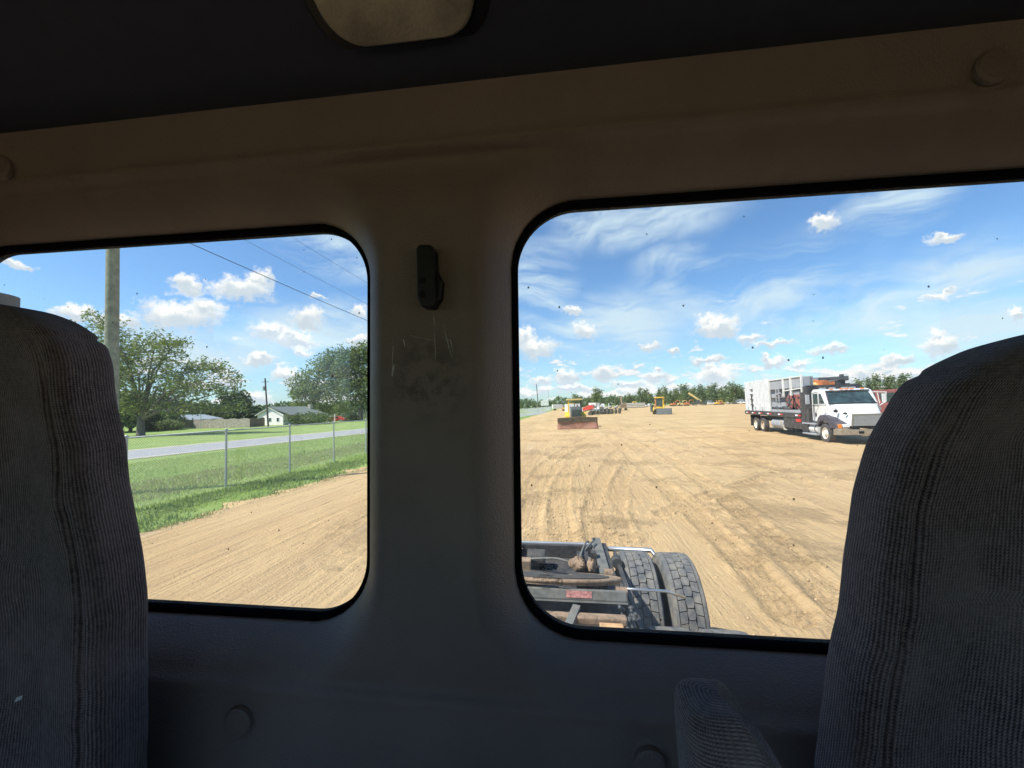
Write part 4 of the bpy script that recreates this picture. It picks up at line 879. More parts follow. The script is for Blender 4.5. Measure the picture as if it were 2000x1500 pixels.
b=MB(); b.box(-.3,.3,3.2,3.7,1.3,1.5); b.box(-.3,.3,3.6,3.75,1.5,2.2); b.build('seat',M['plastic'],dz,bevel=.03)
# track loader with dark bucket
c_=g(1286,810); ld=empty('track_loader',(c_.x,c_.y,0),R(-20)); tag(ld,'yellow canopied track loader with a dark wide bucket in mid yard','loader')
tracks(ld,.5,3.2,1.0,.95); [setattr(ch,'location',(0,2.6,0)) for ch in KIDS[ld.name]]
b=MB(); b.prism([(-.6,.1),(.35,.05),(.6,.6),(.45,1.25),(-.1,1.2)],'x',-.3,2.5); b.build('bucket',M['greengrey'],ld,bevel=.03)
b=MB(); b.box(-.7,.7,1.8,4.4,.6,1.5); b.box(-.6,.6,3.2,4.4,1.5,2.0); b.build('body',M['yellow'],ld,bevel=.06)
for s in (-1,1):
    b=MB(); b.tube([(s*.95,.3,.8),(s*.95,1.4,1.7),(s*.95,3.0,1.9)],.13,6); b.build('lift_arm',M['yellow'],ld)
    b=MB(); b.bar((s*.75,2.0,1.4),(s*.75,2.2,3.35),.14); b.bar((s*.75,3.5,1.4),(s*.75,3.4,3.35),.14); b.build('canopy_post',M['orange' if s<0 else 'yellow'],ld)
b=MB(); b.box(-.95,.95,1.8,3.8,3.35,3.55); b.build('canopy',M['yellow'],ld,bevel=.04)
b=MB(); b.box(-.6,.6,2.15,2.2,1.6,3.2); b.build('windscreen',M['winglass'],ld)
b=MB(); b.cyl((-1.3,1.2,.6),(-1.3,1.2,2.0),.35,n=14); b.build('hydraulic_tank',M['greengrey'],ld)

def digger(px,py,dist,rz,mt,label,s=1.,boom=1,group=None,name='excavator',cat='excavator'):
    q=aty(px,py,dist); o=empty(name,(q.x,dist,0),rz); o.scale=(s,s,s); tag(o,label,cat,group); tracks(o,.6,3.6,.9,1.1)
    b=MB(); b.box(-1.3,1.3,-1.8,1.6,1.0,2.0); b.box(-1.2,1.2,.6,1.7,2.0,2.4); b.build('engine_house',mt,o,bevel=.06)
    b=MB(); b.box(-1.3,-.3,-1.7,0,2.0,3.1); b.build('cab',mt,o,bevel=.05); b=MB(); b.box(-1.32,-.28,-1.5,-.2,2.3,3.0); b.build('window',M['winglass'],o)
    pts={1:[(.2,-1.2,1.8),(.2,-2.6,4.0),(.2,-4.6,4.3)],2:[(.2,-1.2,1.8),(.2,-2.0,4.6),(.2,-2.6,6.0)]}[boom]
    b=MB(); b.tube(pts,[.30,.28,.2],6); b.build('boom',mt,o); e=pts[-1]
    b=MB(); tip=(e[0],e[1]-.4,1.6) if boom==1 else (e[0],e[1]-1.0,3.2); b.tube([e,tip],[.2,.15],6); b.build('arm',mt,o)
    b=MB(); b.prism([(tip[1]-.5,tip[2]-.8),(tip[1]+.5,tip[2]-.9),(tip[1]+.4,tip[2]),(tip[1]-.2,tip[2]+.1)],'x',-.3,.7); b.build('bucket',M['grease'],o); return o
digger(1217,803,140,R(180),M['rustplate'],'rusty excavator with raised boom near the middle of the far yard',.85,2)
digger(1231,792,235,R(95),M['yellow'],'yellow excavator with lowered boom left of the track loader',.75,1,'yellow machines at the far end of the yard')
digger(1248,792,240,R(-90),M['palegold'],'pale yellow excavator just behind the left of the track loader',.75,1,'yellow machines at the far end of the yard')
digger(1315,793,225,R(100),M['orange'],'orange excavator at the left end of the row before the tree line',.72,1,'yellow machines at the far end of the yard')
digger(1328,792,228,R(80),M['palegold'],'sun faded yellow excavator second in the row before the tree line',.72,1,'yellow machines at the far end of the yard')
digger(1341,792,226,R(90),M['orange'],'orange excavator beside the dark crane carrier in the far row',.75,1,'yellow machines at the far end of the yard')
digger(1400,790,232,R(90),M['yellow'],'small yellow excavator between white trucks at the far row',.6,1,'yellow machines at the far end of the yard')
digger(1410,790,234,R(-90),M['orange'],'small orange excavator between white trucks at the far row',.6,1,'yellow machines at the far end of the yard')
digger(1104,803,170,R(90),M['yellow'],'yellow excavator behind and left of the bulldozer',.7,1,'yellow machines at the far end of the yard')
q=aty(1364,790,225); o=empty('mobile_crane',(q.x,225,0)); tag(o,'mobile crane with a pale boom raised to the left in the far row','crane')
b=MB(); b.box(-4,4,-1.2,1.2,.8,1.8); b.box(-1.2,.6,-1.2,1.2,1.8,3.0); b.build('carrier',M['greengrey'],o,bevel=.05)
b=MB(); b.bar((1.5,0,2.2),(-4.6,0,6.8),.9,.9); b.build('boom',M['palegold'],o)
for x_ in (-3,-1.6,1.8,3.2):
    t_=tread_tyre(.55,.16,.3,30,False); w_=t_.build('wheel',M['tyrefar'],o); w_.location=(x_,-1.1,.55); w_.rotation_euler=(0,0,R(90))
# white vehicles in the far row
def btruck(o,s=1):
    b=MB(); b.box(-3.2,1.4,-1.1,1.1,.9,2.9); b.build('box_body',M['white'],o,bevel=.03); b=MB(); b.prism([(1.5,.6),(3.4,.6),(3.4,1.3),(2.8,1.5),(2.4,2.3),(1.5,2.3)],'y',-1,1); b.build('cab',M['white'],o,bevel=.05)
    b=MB(); b.box(1.8,2.4,-1.02,1.02,1.4,2.1); b.build('window',M['winglass'],o)
    for x_ in (-2,2.5):
        for y_ in (-.95,.95):
            t_=MB(); t_.lathe([(-.12,0),(-.12,.4),(.12,.4),(.12,0)],(0,0,0),'y',12); w_=t_.build('wheel',M['tyrefar'],o); w_.location=(x_,y_,.4)
pos=[(1375,262,0,'p'),(1384,268,.1,'b'),(1393,262,0,'p'),(1420,258,0,'p'),(1430,262,.2,'b'),(1438,255,0,'p'),(1446,258,0,'b'),(1453,252,0,'p'),(1260,235,.3,'p')]
pp_=None; bp_=None
wl={1375:'white pickup at the left end of the white row',1384:'white box truck second in the far white row',1393:'white pickup right of the white box truck',1420:'white pickup right of the small yellow excavators',1430:'white box truck in the middle of the right hand white row',1438:'white pickup right of the middle box truck',1446:'white box truck near the tall white box of the vacuum truck',1453:'white pickup touching the tall box of the vacuum truck in view',1260:'white pickup behind the left of the track loader'}
for px,ds,rz,kd in pos:
    q=aty(px,789,ds)
    if kd=='p':
        if pp_ is None: pp_=car((0,0,0),0,M['carwhite'],'x','pickup',5.2,name='pickup_truck'); o=pp_
        else: o=copy_tree(pp_)
        cat='pickup truck'
    else:
        if bp_ is None: bp_=empty('box_truck'); btruck(bp_); o=bp_
        else: o=copy_tree(bp_)
        cat='box truck'
    o.location=(q.x,ds,0); o.rotation_euler=(0,0,rz); tag(o,wl[px],cat,'white vehicles parked before the tree line')
q=aty(1121,800,58); o=copy_tree(bp_); o.location=(q.x,58,0); o.scale=(.8,.8,.9); o.rotation_euler=(0,0,R(-80)); tag(o,'white box truck parked directly behind the bulldozer','box truck')
q=aty(1092,800,190); o=copy_tree(bp_); o.location=(q.x,190,0); o.rotation_euler=(0,0,.3); tag(o,'white box truck far off left of the bulldozer','box truck')
q=aty(1168,800,112); o=copy_tree(pp_); o.location=(q.x-2,112,0); o.rotation_euler=(0,0,.2); tag(o,'white pickup behind the dark disc harrow','pickup truck')
q=aty(1176,800,125); o=copy_tree(bp_); o.location=(q.x-2,125,0); o.rotation_euler=(0,0,1.2); tag(o,'white box truck standing behind the disc harrow','box truck')
# red trailer and disc harrows
q=aty(1147,804,90); o=empty('red_trailer',(q.x,90,0),R(-15)); tag(o,'small red sloped trailer between bulldozer and disc harrow','trailer')
b=MB(); b.prism([(-1.6,.9),(1.5,1.5),(1.5,2.3),(.5,2.3),(-1.6,1.3)],'y',-.9,.9); b.build('body',M['carred'],o,bevel=.04)
b=MB(); b.bar((-3.2,0,.3),(1.2,0,1.4),.16); b.build('drawbar',M['boxgrey'],o)
for s in (-1,1):
    t_=MB(); t_.lathe([(-.12,0),(-.12,.45),(.12,.45),(.12,0)],(0,0,0),'y',14); w_=t_.build('wheel',M['tyrefar'],o); w_.location=(.8,s,.45)
def harrow(px,ds,n,rz,label):
    q=aty(px,800,ds); o=empty('disc_harrow',(q.x,ds,0),rz); tag(o,label,'harrow',None)
    b=MB(); L=n*.85; b.bar((-L/2,-.9,1.15),(L/2,-.9,1.15),.16); b.bar((-L/2,.9,1.15),(L/2,.9,1.15),.16)
    for i in range(5): b.bar((-L/2+L*i/4,-.9,1.15),(-L/2+L*i/4,.9,1.15),.12)
    b.bar((0,0,1.1),(0,-2.6,.5),.15); b.build('frame',M['greengrey'],o)
    for i in range(n):
        x_=-L/2+.4+i*.85
        t_=MB(); t_.lathe([(-.06,0),(-.10,.3),(-.02,.52),(.02,.52),(-.04,.3),(.0,0)],(0,0,0),'x',14); t_.bar((0,0,0),(0,.15,.8),.07); w_=t_.build('disc',M['tyrefar'],o); w_.location=(x_,-.9,.5); w_.rotation_euler=(0,0,R(35)); 
        c2_=w_.copy(); COL.objects.link(c2_); c2_.parent=o; c2_.location=(x_,.9,.5); c2_.rotation_euler=(0,0,R(-35))
    b=MB(); rr=random.Random(int(px)); [b.blob((rr.uniform(-L/2,L/2),rr.uniform(-.6,.6),1.45+rr.random()*.4),(.35,.35,.3),seed=i,n=6) for i in range(4)]; b.build('ballast',M['board'],o,smooth=True)
    b=MB(); b.cyl((-.3,.2,1.6),(-.3,.2,2.6),.12); b.lathe([(-.15,0),(-.15,.5),(.15,.5),(.15,0)],(-L/2+.8,0,2.1),'y',16); b.build('spare_wheel',M['clear'],o)
    return o
harrow(1172,96,6,R(8),'dark disc harrow with a white spare wheel right of the red trailer')
harrow(1192,99,6,R(-12),'dark disc harrow with slanted legs left of the rusty excavator')
q=aty(1068,800,200); o=empty('white_sign_box',(q.x-1.,200,0)); tag(o,'white sign box on two posts at the far end of the chain link fence','sign')
b=MB(); b.box(-1.9,1.9,-.3,.3,2.4,5.0); b.build('panel',M['white'],o,bevel=.05); b=MB(); b.box(-1.5,-1.3,-.1,.1,0,2.4); b.box(1.3,1.5,-.1,.1,0,2.4); b.box(-2.2,2.2,-.34,-.3,2.2,2.4); b.build('post',M['greengrey'],o)
q=aty(1071,770,260); o=empty('lamp_post',(q.x,260,0)); tag(o,'slim grey lamp post rising behind the white sign box','lamp post'); b=MB(); b.cyl((0,0,0),(0,0,12.5),.14,.09,n=8); b.build('shaft',M['galv'],o); b=MB(); b.box(-.8,.1,-.15,.15,12.3,12.6); b.build('lamp_head',M['galv'],o)
# low pale mound of scrap by the fence row (a culvert pipe stack)
q=aty(1236,796,205); o=empty('pipe_stack',(q.x,205,0)); tag(o,'low stack of pale pipes left of the track loader','pipe stack'); b=MB()
for k in range(3):
    for j in range(4-k): b.cyl((-6+k*.1,j*.9+k*.45,.45+k*.78),(6+k*.1,j*.9+k*.45,.45+k*.78),.44,n=12)
b.build('pipes',M['board'],o,auto=True)

# ---------------------------------------------------------------- own tractor: chassis behind the cab (built in the tractor's own axes)
OFF=Vector((0,2.4,-2.5)); TM=Matrix.Translation(-OFF)
tr_=empty('tractor_truck',mat=MT@Matrix.Translation(OFF)); tag(tr_,'tractor truck we sit in, its cab wall with two rear windows and dusty chassis behind','tractor truck')
def T(): return MB(TM)
cx=-.05
b=T()
for s in (-1,1):
    x_=cx+s*.43; b.box(x_-.055,x_+.055,.9,4.30,-1.52,-1.50); b.box(x_-.055 if s<0 else x_+.045,x_-.045 if s<0 else x_+.055,.9,4.30,-1.80,-1.52); b.box(x_-.055,x_+.055,.9,4.30,-1.82,-1.80)
b.build('frame_rail',M['chassis'],tr_)
b=T(); b.bar((.345,3.5,-1.49),(.335,4.34,-1.475),.085,.03); b.build('rail_cap',M['dustgrey'],tr_)
b=T(); b.box(cx-.37,cx+.37,4.18,4.30,-1.80,-1.50); b.box(cx-.6,cx+.36,4.24,4.30,-1.56,-1.54); b.build('rear_crossmember',M['chassis'],tr_)
b=T(); b.bar((cx-.6,4.235,-1.492),(cx+.36,4.235,-1.492),.04,.012); b.build('crossmember_edge',M['boxgrey'],tr_)
for y_ in (1.9,2.42,3.05,3.70):
    b=T(); b.box(cx-.37,cx+.37,y_-.06,y_+.06,-1.80,-1.66); b.build('crossmember',M['grease'],tr_)
b=T(); b.box(cx-.37,cx+.37,.95,4.18,-1.90,-1.88); b.build('belly_plate',M['grease'],tr_)
b=T(); b.tube([(.42,4.22,-1.53),(.87,4.22,-1.53),(.95,3.98,-1.62)],.025,10); b.build('mud_flap_hanger',M['steel'],tr_,smooth=True)
b=T(); b.box(cx-.37,cx+.37,3.1,4.17,-1.64,-1.62); b.build('frame_cover',M['chassis'],tr_)
# axles, differential, suspension
for y_ in (2.58,3.90):
    b=T(); b.cyl((cx-.95,y_,-1.98),(cx+.95,y_,-1.98),.07,n=12); b.blob((cx,y_,-1.95),(.22,.20,.20),n=10,amp=.04); b.build('axle',M['grease'],tr_,smooth=True)
    for s in (-1,1):
        b=T(); b.lathe([(0,.0),(0,.10),(.03,.13),(.08,.13),(.11,.10),(.16,.13),(.20,.13),(.24,.09),(.24,0)],(cx+s*.34,y_+.25,-1.80),'z',16); b.build('air_bag',M['plastic'],tr_,auto=True)
        b=T(); b.bar((cx+s*.50,y_-.45,-1.85),(cx+s*.50,y_+.42,-1.98),.08,.05); b.build('spring_arm',M['chassis'],tr_)
b=T(); b.cyl((cx,.9,-1.75),(cx,2.3,-1.88),.055,n=12); b.build('drive_shaft',M['grease'],tr_,smooth=True)
first=None
for y_ in (3.90,2.58):
    for sx_ in (1,-1):
        for dx in (.715,1.065):
            x_=cx+sx_*dx
            if first is None:
                w_=tread_tyre(.52,.14,.30,38).build('wheel',M['tyre'],tr_,auto=True); first=w_
            else:
                w_=first.copy(); COL.objects.link(w_); w_.parent=tr_
            w_.location=(x_-OFF.x,y_-OFF.y,-1.98-OFF.z); w_.rotation_euler=(.37*y_+dx,0,0)
            rimmesh(1 if dx>1 else -1,.30,.10).build('rim',M['rimd'],w_,auto=True)
# fifth wheel, tilted back
FW=TM@Matrix.Translation((cx,3.06,-1.315))@Matrix.Rotation(R(-20),4,'X')
b=MB(FW); R0=.455; poly=[]
for a in np.linspace(R(112),R(428),44): poly.append((R0*math.cos(a),R0*math.sin(a)*1.0))
poly=[p_ for p_ in poly]+[(.06,.12),(-.06,.12)]
b.prism(poly,'z',-.035,0); fw=b.build('fifth_wheel',M['rustplate'],tr_,bevel=.006)
b=MB(FW); b.prism([(x_*.82,y_*.80-.01) for x_,y_ in poly[:-2]]+[(.10,.02),(-.10,.02)],'z',.002,.006); b.build('grease_film',M['grease'],fw)
b=MB(FW); b.tube([(R0*math.cos(a),R0*math.sin(a),-.01) for a in np.linspace(R(112),R(428),40)],.014,6); b.build('plate_rim',M['rustplate'],fw,smooth=True)
b=MB(FW); b.box(-.46,.44,-.44,-.40,-.115,-.05); b.build('front_apron',M['dustgrey'],fw,bevel=.008)
b=MB(FW); b.box(-.46,.44,-.446,-.41,-.125,-.115); b.build('apron_lip',M['dustgrey'],fw)
b=MB(FW); b.box(.06,.22,-.444,-.4405,-.10,-.06); b.build('warning_sticker',M['redsticker'],fw)
b=T(); [b.prism([(2.9,-1.50),(3.2,-1.50),(3.10,-1.36),(3.0,-1.36)],'x',*sorted((cx+s*.30,cx+s*.36))) for s in (-1,1)]; b.box(cx-.42,cx+.42,2.7,3.4,-1.52,-1.49); b.build('fifth_wheel_bracket',M['chassis'],tr_)
b=T(); b.tube([(.36,2.72,-1.24),(.52,2.74,-1.25),(.66,2.78,-1.27),(.80,2.86,-1.34)],.010,8); b.build('release_handle',M['steel'],tr_,smooth=True)
b=T(); b.cyl((.33,2.70,-1.25),(.40,2.70,-1.25),.03,n=10); b.cyl((.33,3.45,-1.45),(.40,3.45,-1.45),.035,n=10); b.build('pivot_pin',M['rustplate'],tr_,auto=True)
# front crossmember with bracket, wooden block, air lines
b=T(); b.box(cx-.36,cx+.40,2.36,2.42,-1.29,-1.245); b.build('tan_crossmember',M['rustplate'],tr_,bevel=.01)
b=T(); b.bar((.0,2.24,-1.27),(.07,2.46,-1.235),.045,.02); b.build('angle_bracket',M['dustgrey'],tr_)
b=T(); b.box(.19,.32,2.26,2.34,-1.31,-1.255); b.build('wooden_block',mat('raw wood',(.55,.33,.16),.8,vary=.2,vscale=30),tr_,bevel=.006)
b=T(); b.prism([(2.46,-1.50),(3.0,-1.50),(3.0,-1.44),(2.46,-1.44)],'x',cx-.36,cx+.36); b.build('deck_plate',M['grease'],tr_)
rr=random.Random(4); b=T()
for k in range(46):
    b.blob((.36+rr.uniform(-.05,.06),2.42+rr.uniform(-.14,.2),-1.32+rr.uniform(-.06,.05)),(rr.uniform(.008,.02),.018,.012),seed=k,n=4)
b.build('dirt_clods',M['greengrey'],tr_,smooth=True)
def hose(pts,r,mt,nm='air_hose'):
    P=[];pts=[Vector(p) for p in pts]
    for i in range(len(pts)-1):
        p0=pts[max(i-1,0)];p1=pts[i];p2=pts[i+1];p3=pts[min(i+2,len(pts)-1)]
        for k in range(6):
            t=k/6; P.append(.5*((2*p1)+(p2-p0)*t+(2*p0-5*p1+4*p2-p3)*t*t+(3*p1-p0-3*p2+p3)*t**3))
    P.append(pts[-1]); b=T(); b.tube(P,r,7); b.build(nm,mt,tr_,smooth=True)
b=T(); b.box(-.42,-.29,3.50,3.60,-1.50,-1.40); b.blob((.12,3.62,-1.45),(.07,.06,.05),seed=6,n=9,amp=.25); b.blob((.24,3.60,-1.46),(.04,.05,.06),seed=9,n=8,amp=.25); b.build('dirt_caked_valve',M['rustplate'],tr_)
hose([(-.5,3.9,-1.55),(-.1,3.75,-1.46),(.1,3.72,-1.48),(.2,3.9,-1.43),(.30,4.15,-1.42)],.010,M['dustgrey'])
hose([(.12,3.60,-1.48),(.16,3.8,-1.42),(.24,4.1,-1.42),(.31,3.9,-1.5)],.009,M['dustgrey'])
hose([(.0,1.4,-1.3),(.1,1.8,-1.5),(.2,2.3,-1.52),(.3,2.8,-1.55)],.012,M['plastic'])
hose([(.40,1.2,-1.4),(.44,2.0,-1.42),(.43,2.7,-1.45),(.46,3.4,-1.5)],.02,M['chassis'],'air_pipe')
b=T(); b.cyl((.12,3.85,-1.52),(.22,3.85,-1.52),.09,n=18); b.box(.25,.30,3.80,3.88,-1.5,-1.42); b.build('brake_chamber',M['chassis'],tr_,auto=True)
b=T(); b.cyl((-.35,3.92,-1.53),(-.18,3.92,-1.53),.08,n=16); b.build('brake_chamber',M['chassis'],tr_,auto=True)
b=T(); b.prism([(.43,-1.55),(.52,-1.55),(.50,-1.72),(.47,-1.75)],'y',3.72,3.74); b.cyl((.47,3.70,-1.47),(.47,3.80,-1.47),.045,n=14); b.build('shock_mount',M['chassis'],tr_,auto=True)
b=T(); b.box(.50,.535,1.6,3.2,-1.62,-1.56); b.box(.47,.50,1.5,4.0,-1.50,-1.47); b.build('side_flange',M['chassis'],tr_)
# exhaust stack behind the cab, seen at the left edge
e_=tcoord(-22,572,.78); zt=tcoord(0,566,.78).z
b=T(); b.tube([(e_.x-.066,.80,-1.9),(e_.x-.066,.80,zt)],.06,28,cap=False); b.build('exhaust_stack',M['chassis'],tr_,auto=True)
b=T(); b.lathe([(0,.060),(0,.066),(.03,.066),(.03,.052),(0,.05)],(e_.x-.066,.80,zt-.03),'z',28); b.build('stack_lip',M['dustgrey'],tr_,auto=True)

# ---------------------------------------------------------------- cab shell
WIN=[(-.985,-.276,-.303,.256),(-.058,.72,-.307,.263)]; RW=.082
WINO=.006
XL,XR,ZF,ZR=-1.16,1.02,-1.30,.386
def sdw(x,z,w,gr=0.):
    x0,x1,z0,z1=w; cx_,cz_=(x0+x1)/2,(z0+z1)/2; r=RW+gr
    qx=np.abs(x-cx_)-((x1-x0)/2+gr-r); qz=np.abs(z-cz_)-((z1-z0)/2+gr-r)
    return np.hypot(np.maximum(qx,0),np.maximum(qz,0))+np.minimum(np.maximum(qx,qz),0)-r
st=.004
xs=np.arange(XL,XR+.001,st); zs=np.concatenate([np.arange(ZF,-.52,.03),np.arange(-.52,ZR+.001,st)])
GX,GZ=np.meshgrid(xs,zs); sdf=lambda a,b:np.minimum(sdw(a,b,WIN[0]),sdw(a,b,WIN[1]))-WINO
sd0=sdf(GX,GZ); raw=sd0.copy(); snp=(sd0<0)&(sd0>-1.5*st)
for _ in range(3):
    gx_=(sdf(GX+1e-4,GZ)-sdf(GX-1e-4,GZ))/2e-4; gz_=(sdf(GX,GZ+1e-4)-sdf(GX,GZ-1e-4))/2e-4
    GX=np.where(snp,GX-gx_*sd0,GX); GZ=np.where(snp,GZ-gz_*sd0,GZ); sd0=sdf(GX,GZ)
RR=.050; u=np.clip(sd0/RR,0,1)
GY=.545-.062*(.45*np.sqrt(1-(1-u)**2)+.55*np.sin(u*math.pi/2)**1.3)                # soft roll into the openings
up_=np.clip((GZ-.318)/.01,-1,1); SS=lambda q:np.clip(q,0,1)**2*(3-2*np.clip(q,0,1)); GY-=.008*SS((GZ-.311)/.010)+.004*np.exp(-((GZ-.322)/.006)**2)
GY-= np.where(GZ>.318,(GZ-.318)*.28,0); GY+=np.where((GZ<.318),.006*np.exp(-((GZ-.300)/.03)**2),0)
GY-= np.where(GZ<-.355,(-.355-GZ)*.16,0)+.006*SS((-.350-GZ)/.010)+.002*np.exp(-((GZ+.362)/.006)**2)
BT_=[(-.793,.343),(.458,.345),(-.408,-.399),(.090,-.403)]
for bx_,bz_ in BT_:
    r_=np.hypot(GX-bx_,GZ-bz_); GY+=.004*np.exp(-((r_-.021)/.004)**2)+.0015*np.exp(-((r_-.030)/.006)**2)
GY+=.0012*fbm(GX*9,GZ*9,3,4)
vv=np.stack([GX.ravel()-OFF.x,GY.ravel()-OFF.y,GZ.ravel()-OFF.z],1); ff=grid_faces(*GX.shape); sdv=raw.ravel()
ff=ff[(sdv[ff].min(1)>-1.5*st)&(sdv[ff].max(1)>0)]
rw=npmesh('rear_wall',vv,ff,M['wall'],tr_,smooth=True)
def rr_outline(w,gr,n=14):
    x0,x1,z0,z1=w; x0-=gr;x1+=gr;z0-=gr;z1+=gr; r=RW+gr; P=[]
    for (cx_,cz_,a0_) in ((x1-r,z1-r,0),(x0+r,z1-r,90),(x0+r,z0+r,180),(x1-r,z0+r,270)):
        for k in range(n+1): a=R(a0_+90*k/n); P.append((cx_+r*math.cos(a),cz_+r*math.sin(a)))
    return P
for i,w in enumerate(WIN):
    prof=[(.014,.556),(.0115,.546),(.009,.541),(.003,.540),(0,.543),(0,.561),(.014,.566)]
    loops=[[(x_,y_,z_) for x_,z_ in rr_outline(w,gr)] for gr,y_ in prof]; n=len(loops[0]); vs=[p_ for l in loops for p_ in l]; fs=[]
    for a in range(len(loops)-1):
        for k in range(n): fs.append((a*n+k,a*n+(k+1)%n,(a+1)*n+(k+1)%n,(a+1)*n+k))
    b=T(); b.add(vs,fs); b.build('window_seal',M['rubber'],tr_,smooth=True)
    ol=rr_outline(w,.01); b=T(); b.add([(x_,.553,z_) for x_,z_ in ol],[tuple(range(len(ol)))]); pane=b.build('window_pane',M['glass'],tr_)
def txt(s,px,py,hpx,mt,parent,y_=.5515,sx_=1.,mirror=True,bold=0):
    c=bpy.data.curves.new('t','FONT'); c.body=s; c.align_x='CENTER'; c.align_y='CENTER'; c.size=1; c.offset=bold
    to=bpy.data.objects.new('t',c); me=bpy.data.meshes.new_from_object(to); bpy.data.objects.remove(to)
    p_=tcoord(px,py,y_)-OFF; k=hpx/780*y_/.70; me.name='glass_print'
    for v in me.vertices: v.co=Vector((p_.x+(-1 if mirror else 1)*v.co.x*k*sx_,y_-OFF.y,p_.z+v.co.y*k))
    me.materials.clear(); me.materials.append(mt); o=link('glass_print',me,parent); return o
txt('PGW',1070,1110,8.5,M['print_'],pane,sx_=1.25,bold=.012)
b=T(); P=[tcoord(x_,y_,.5515) for x_,y_ in ((1054,1101.5),(1063,1103),(1072,1101.5),(1080,1102.5),(1085,1105))]; b.tube(P,.0006,4); b.build('glass_print',M['print_'],pane)
txt('LAMI',1066,1119,3.2,M['print_'],pane); txt('TEMPERED',1067,1124.5,4.2,M['print_'],pane,sx_=1.05); txt('DOT795 AS2 M596',1067,1130,4.2,M['print_'],pane,sx_=1.05)
txt('43R 001533',1068,1137,4.6,M['print_'],pane,sx_=1.25); txt('E3',1094,1137,6,M['print_'],pane,bold=.01); txt('—— 22',1071,1142.5,3,M['print_'],pane); txt('10 M21',1066,1149,3.6,M['print_'],pane,sx_=1.1)
c_=tcoord(1094,1137,.5515); b=T(); b.tube([(c_.x+.0042*math.cos(a),c_.y,c_.z+.0042*math.sin(a)) for a in np.linspace(0,2*math.pi,25)],.0004,4,cap=False); b.build('glass_print',M['print_'],pane)
# headliner
ys_=np.concatenate([np.linspace(-1.30,.2,20),np.linspace(.21,.492,30)]); xg=np.linspace(XL,XR,90); HX,HY=np.meshgrid(xg,ys_)
def hz(x,y): return .383+.15*(1-np.exp(-np.maximum(.488-y,0)/.30))+.006*fbm(x*5,y*5,3,9)-.012*np.exp(-((x+.40)/.03)**2)*np.clip((.40-y)*8,0,1)-.012*np.exp(-((x-.12)/.04)**2)*np.clip((.40-y)*8,0,1)
HZ=hz(HX,HY); HZ[-1]=.382; npmesh('headliner',np.stack([HX.ravel()-OFF.x,HY.ravel()-OFF.y,HZ.ravel()-OFF.z],1),grid_faces(*HX.shape),M['liner'],tr_,smooth=True)
b=T(); b.tube([(XL,.470,.384),(XR,.470,.384)],.006,8); b.build('headliner_edge',M['liner'],tr_,smooth=True)
b=T(); b.box(XL-.05,XR+.05,-1.45,.62,.56,.60); b.build('roof',M['white'],tr_)
b=T(); b.box(XL-.05,XR+.05,.56,.62,.30,.56); b.box(XL-.05,XR+.05,.58,.62,-1.3,-.34); b.box(XL-.05,XL+.05,.58,.62,-.34,.30); b.box(-.22,-.12,.575,.62,-.34,.30); b.box(.82,XR+.05,.58,.62,-.34,.30); b.build('cab_shell',M['white'],tr_)
for x0,x1 in ((XL-.04,XL),(XR,XR+.04)):
    b=T(); b.box(x0,x1,-1.40,.60,-1.3,-.25); b.box(x0,x1,-1.40,.60,.34,.56); b.box(x0,x1,-.10,.60,-.25,.34); b.box(x0,x1,-1.40,-1.05,-.25,.34); b.build('side_wall',M['wall'],tr_)
b=T(); b.box(XL,XR,-1.40,.58,-1.34,-1.30); b.build('cab_floor',mat('cab floor mat',(.05,.05,.05),.9,vary=.2),tr_)
b=T(); b.box(XL,XR,-1.42,-1.38,-1.3,-.28); b.box(XL,XR,-1.42,-1.38,.12,.56); b.box(XL,XR,-1.38,-.95,-.42,-.30); b.build('dash_and_sky_block',M['plastic'],tr_)  # dash, front wall, and an unseen top panel added to cut sky light
# trim buttons, hook, scratches on the rear wall
for bx_,bz_ in BT_:
    yy=float(GY[np.abs(zs-bz_).argmin(),np.abs(xs-bx_).argmin()])
    b=T(); b.lathe([(0.004,.0182),(-.002,.0178),(-.0045,.0150),(-.0052,.0)],(bx_,yy,bz_),'y',30); b.build('trim_button',M['wall'],rw,auto=True)
hx0,hx1,hz0,hz1=-.1735,-.151,.113,.192; Y0=.4835
b=T(); b.prism([(hx0+.001,hz0+.014),(hx0+.006,hz0+.002),(hx1-.002,hz0),(hx1+.002,hz0+.008),(hx1,hz1-.008),(hx1-.004,hz1-.001),(hx0+.004,hz1),(hx0,hz1-.004)],'y',Y0-.020,Y0+.001); hk=b.build('coat_hook',M['plastic'],rw,bevel=.003,seg=3)
b=T(); b.prism([(hx1-.002,hz0+.004),(hx1+.006,hz0+.012),(hx1+.008,hz0+.034),(hx1,hz0+.05)],'y',Y0-.012,Y0+.001); b.build('hook_flange',M['plastic'],hk,bevel=.002)
for z_ in (.1295,.1465): b=T(); b.cyl((hx0+.0085,Y0-.0206,z_),(hx0+.0085,Y0-.0199,z_),.0042,n=18); b.build('hook_hole_shade',M['hole_shade'],hk)  # flat black discs on the hook, painted shade in place of holes
def scr(pts,w):
    P=[tcoord(x_,y_,.4830) for x_,y_ in pts]; b=T()
    for a,c in zip(P[:-1],P[1:]):
        d_=(c-a); n_=Vector((d_.z,0,-d_.x)).normalized()*w/2
        b.add([a-n_,a+n_,c+n_*.7,c-n_*.7],[(0,1,2,3)])
    b.build('scratch',M['scuff'],rw)
for pts,w in (([(847,612),(849,660),(851,705)],.0007),([(866,634),(872,660),(880,690),(893,728)],.0016),([(868,664),(880,664),(885,690)],.0012),([(788,663),(791,678)],.0014),([(769,712),(766,735)],.0030),([(768,675),(766,712)],.0008),([(800,655),(842,664)],.0005)): scr(pts,w)
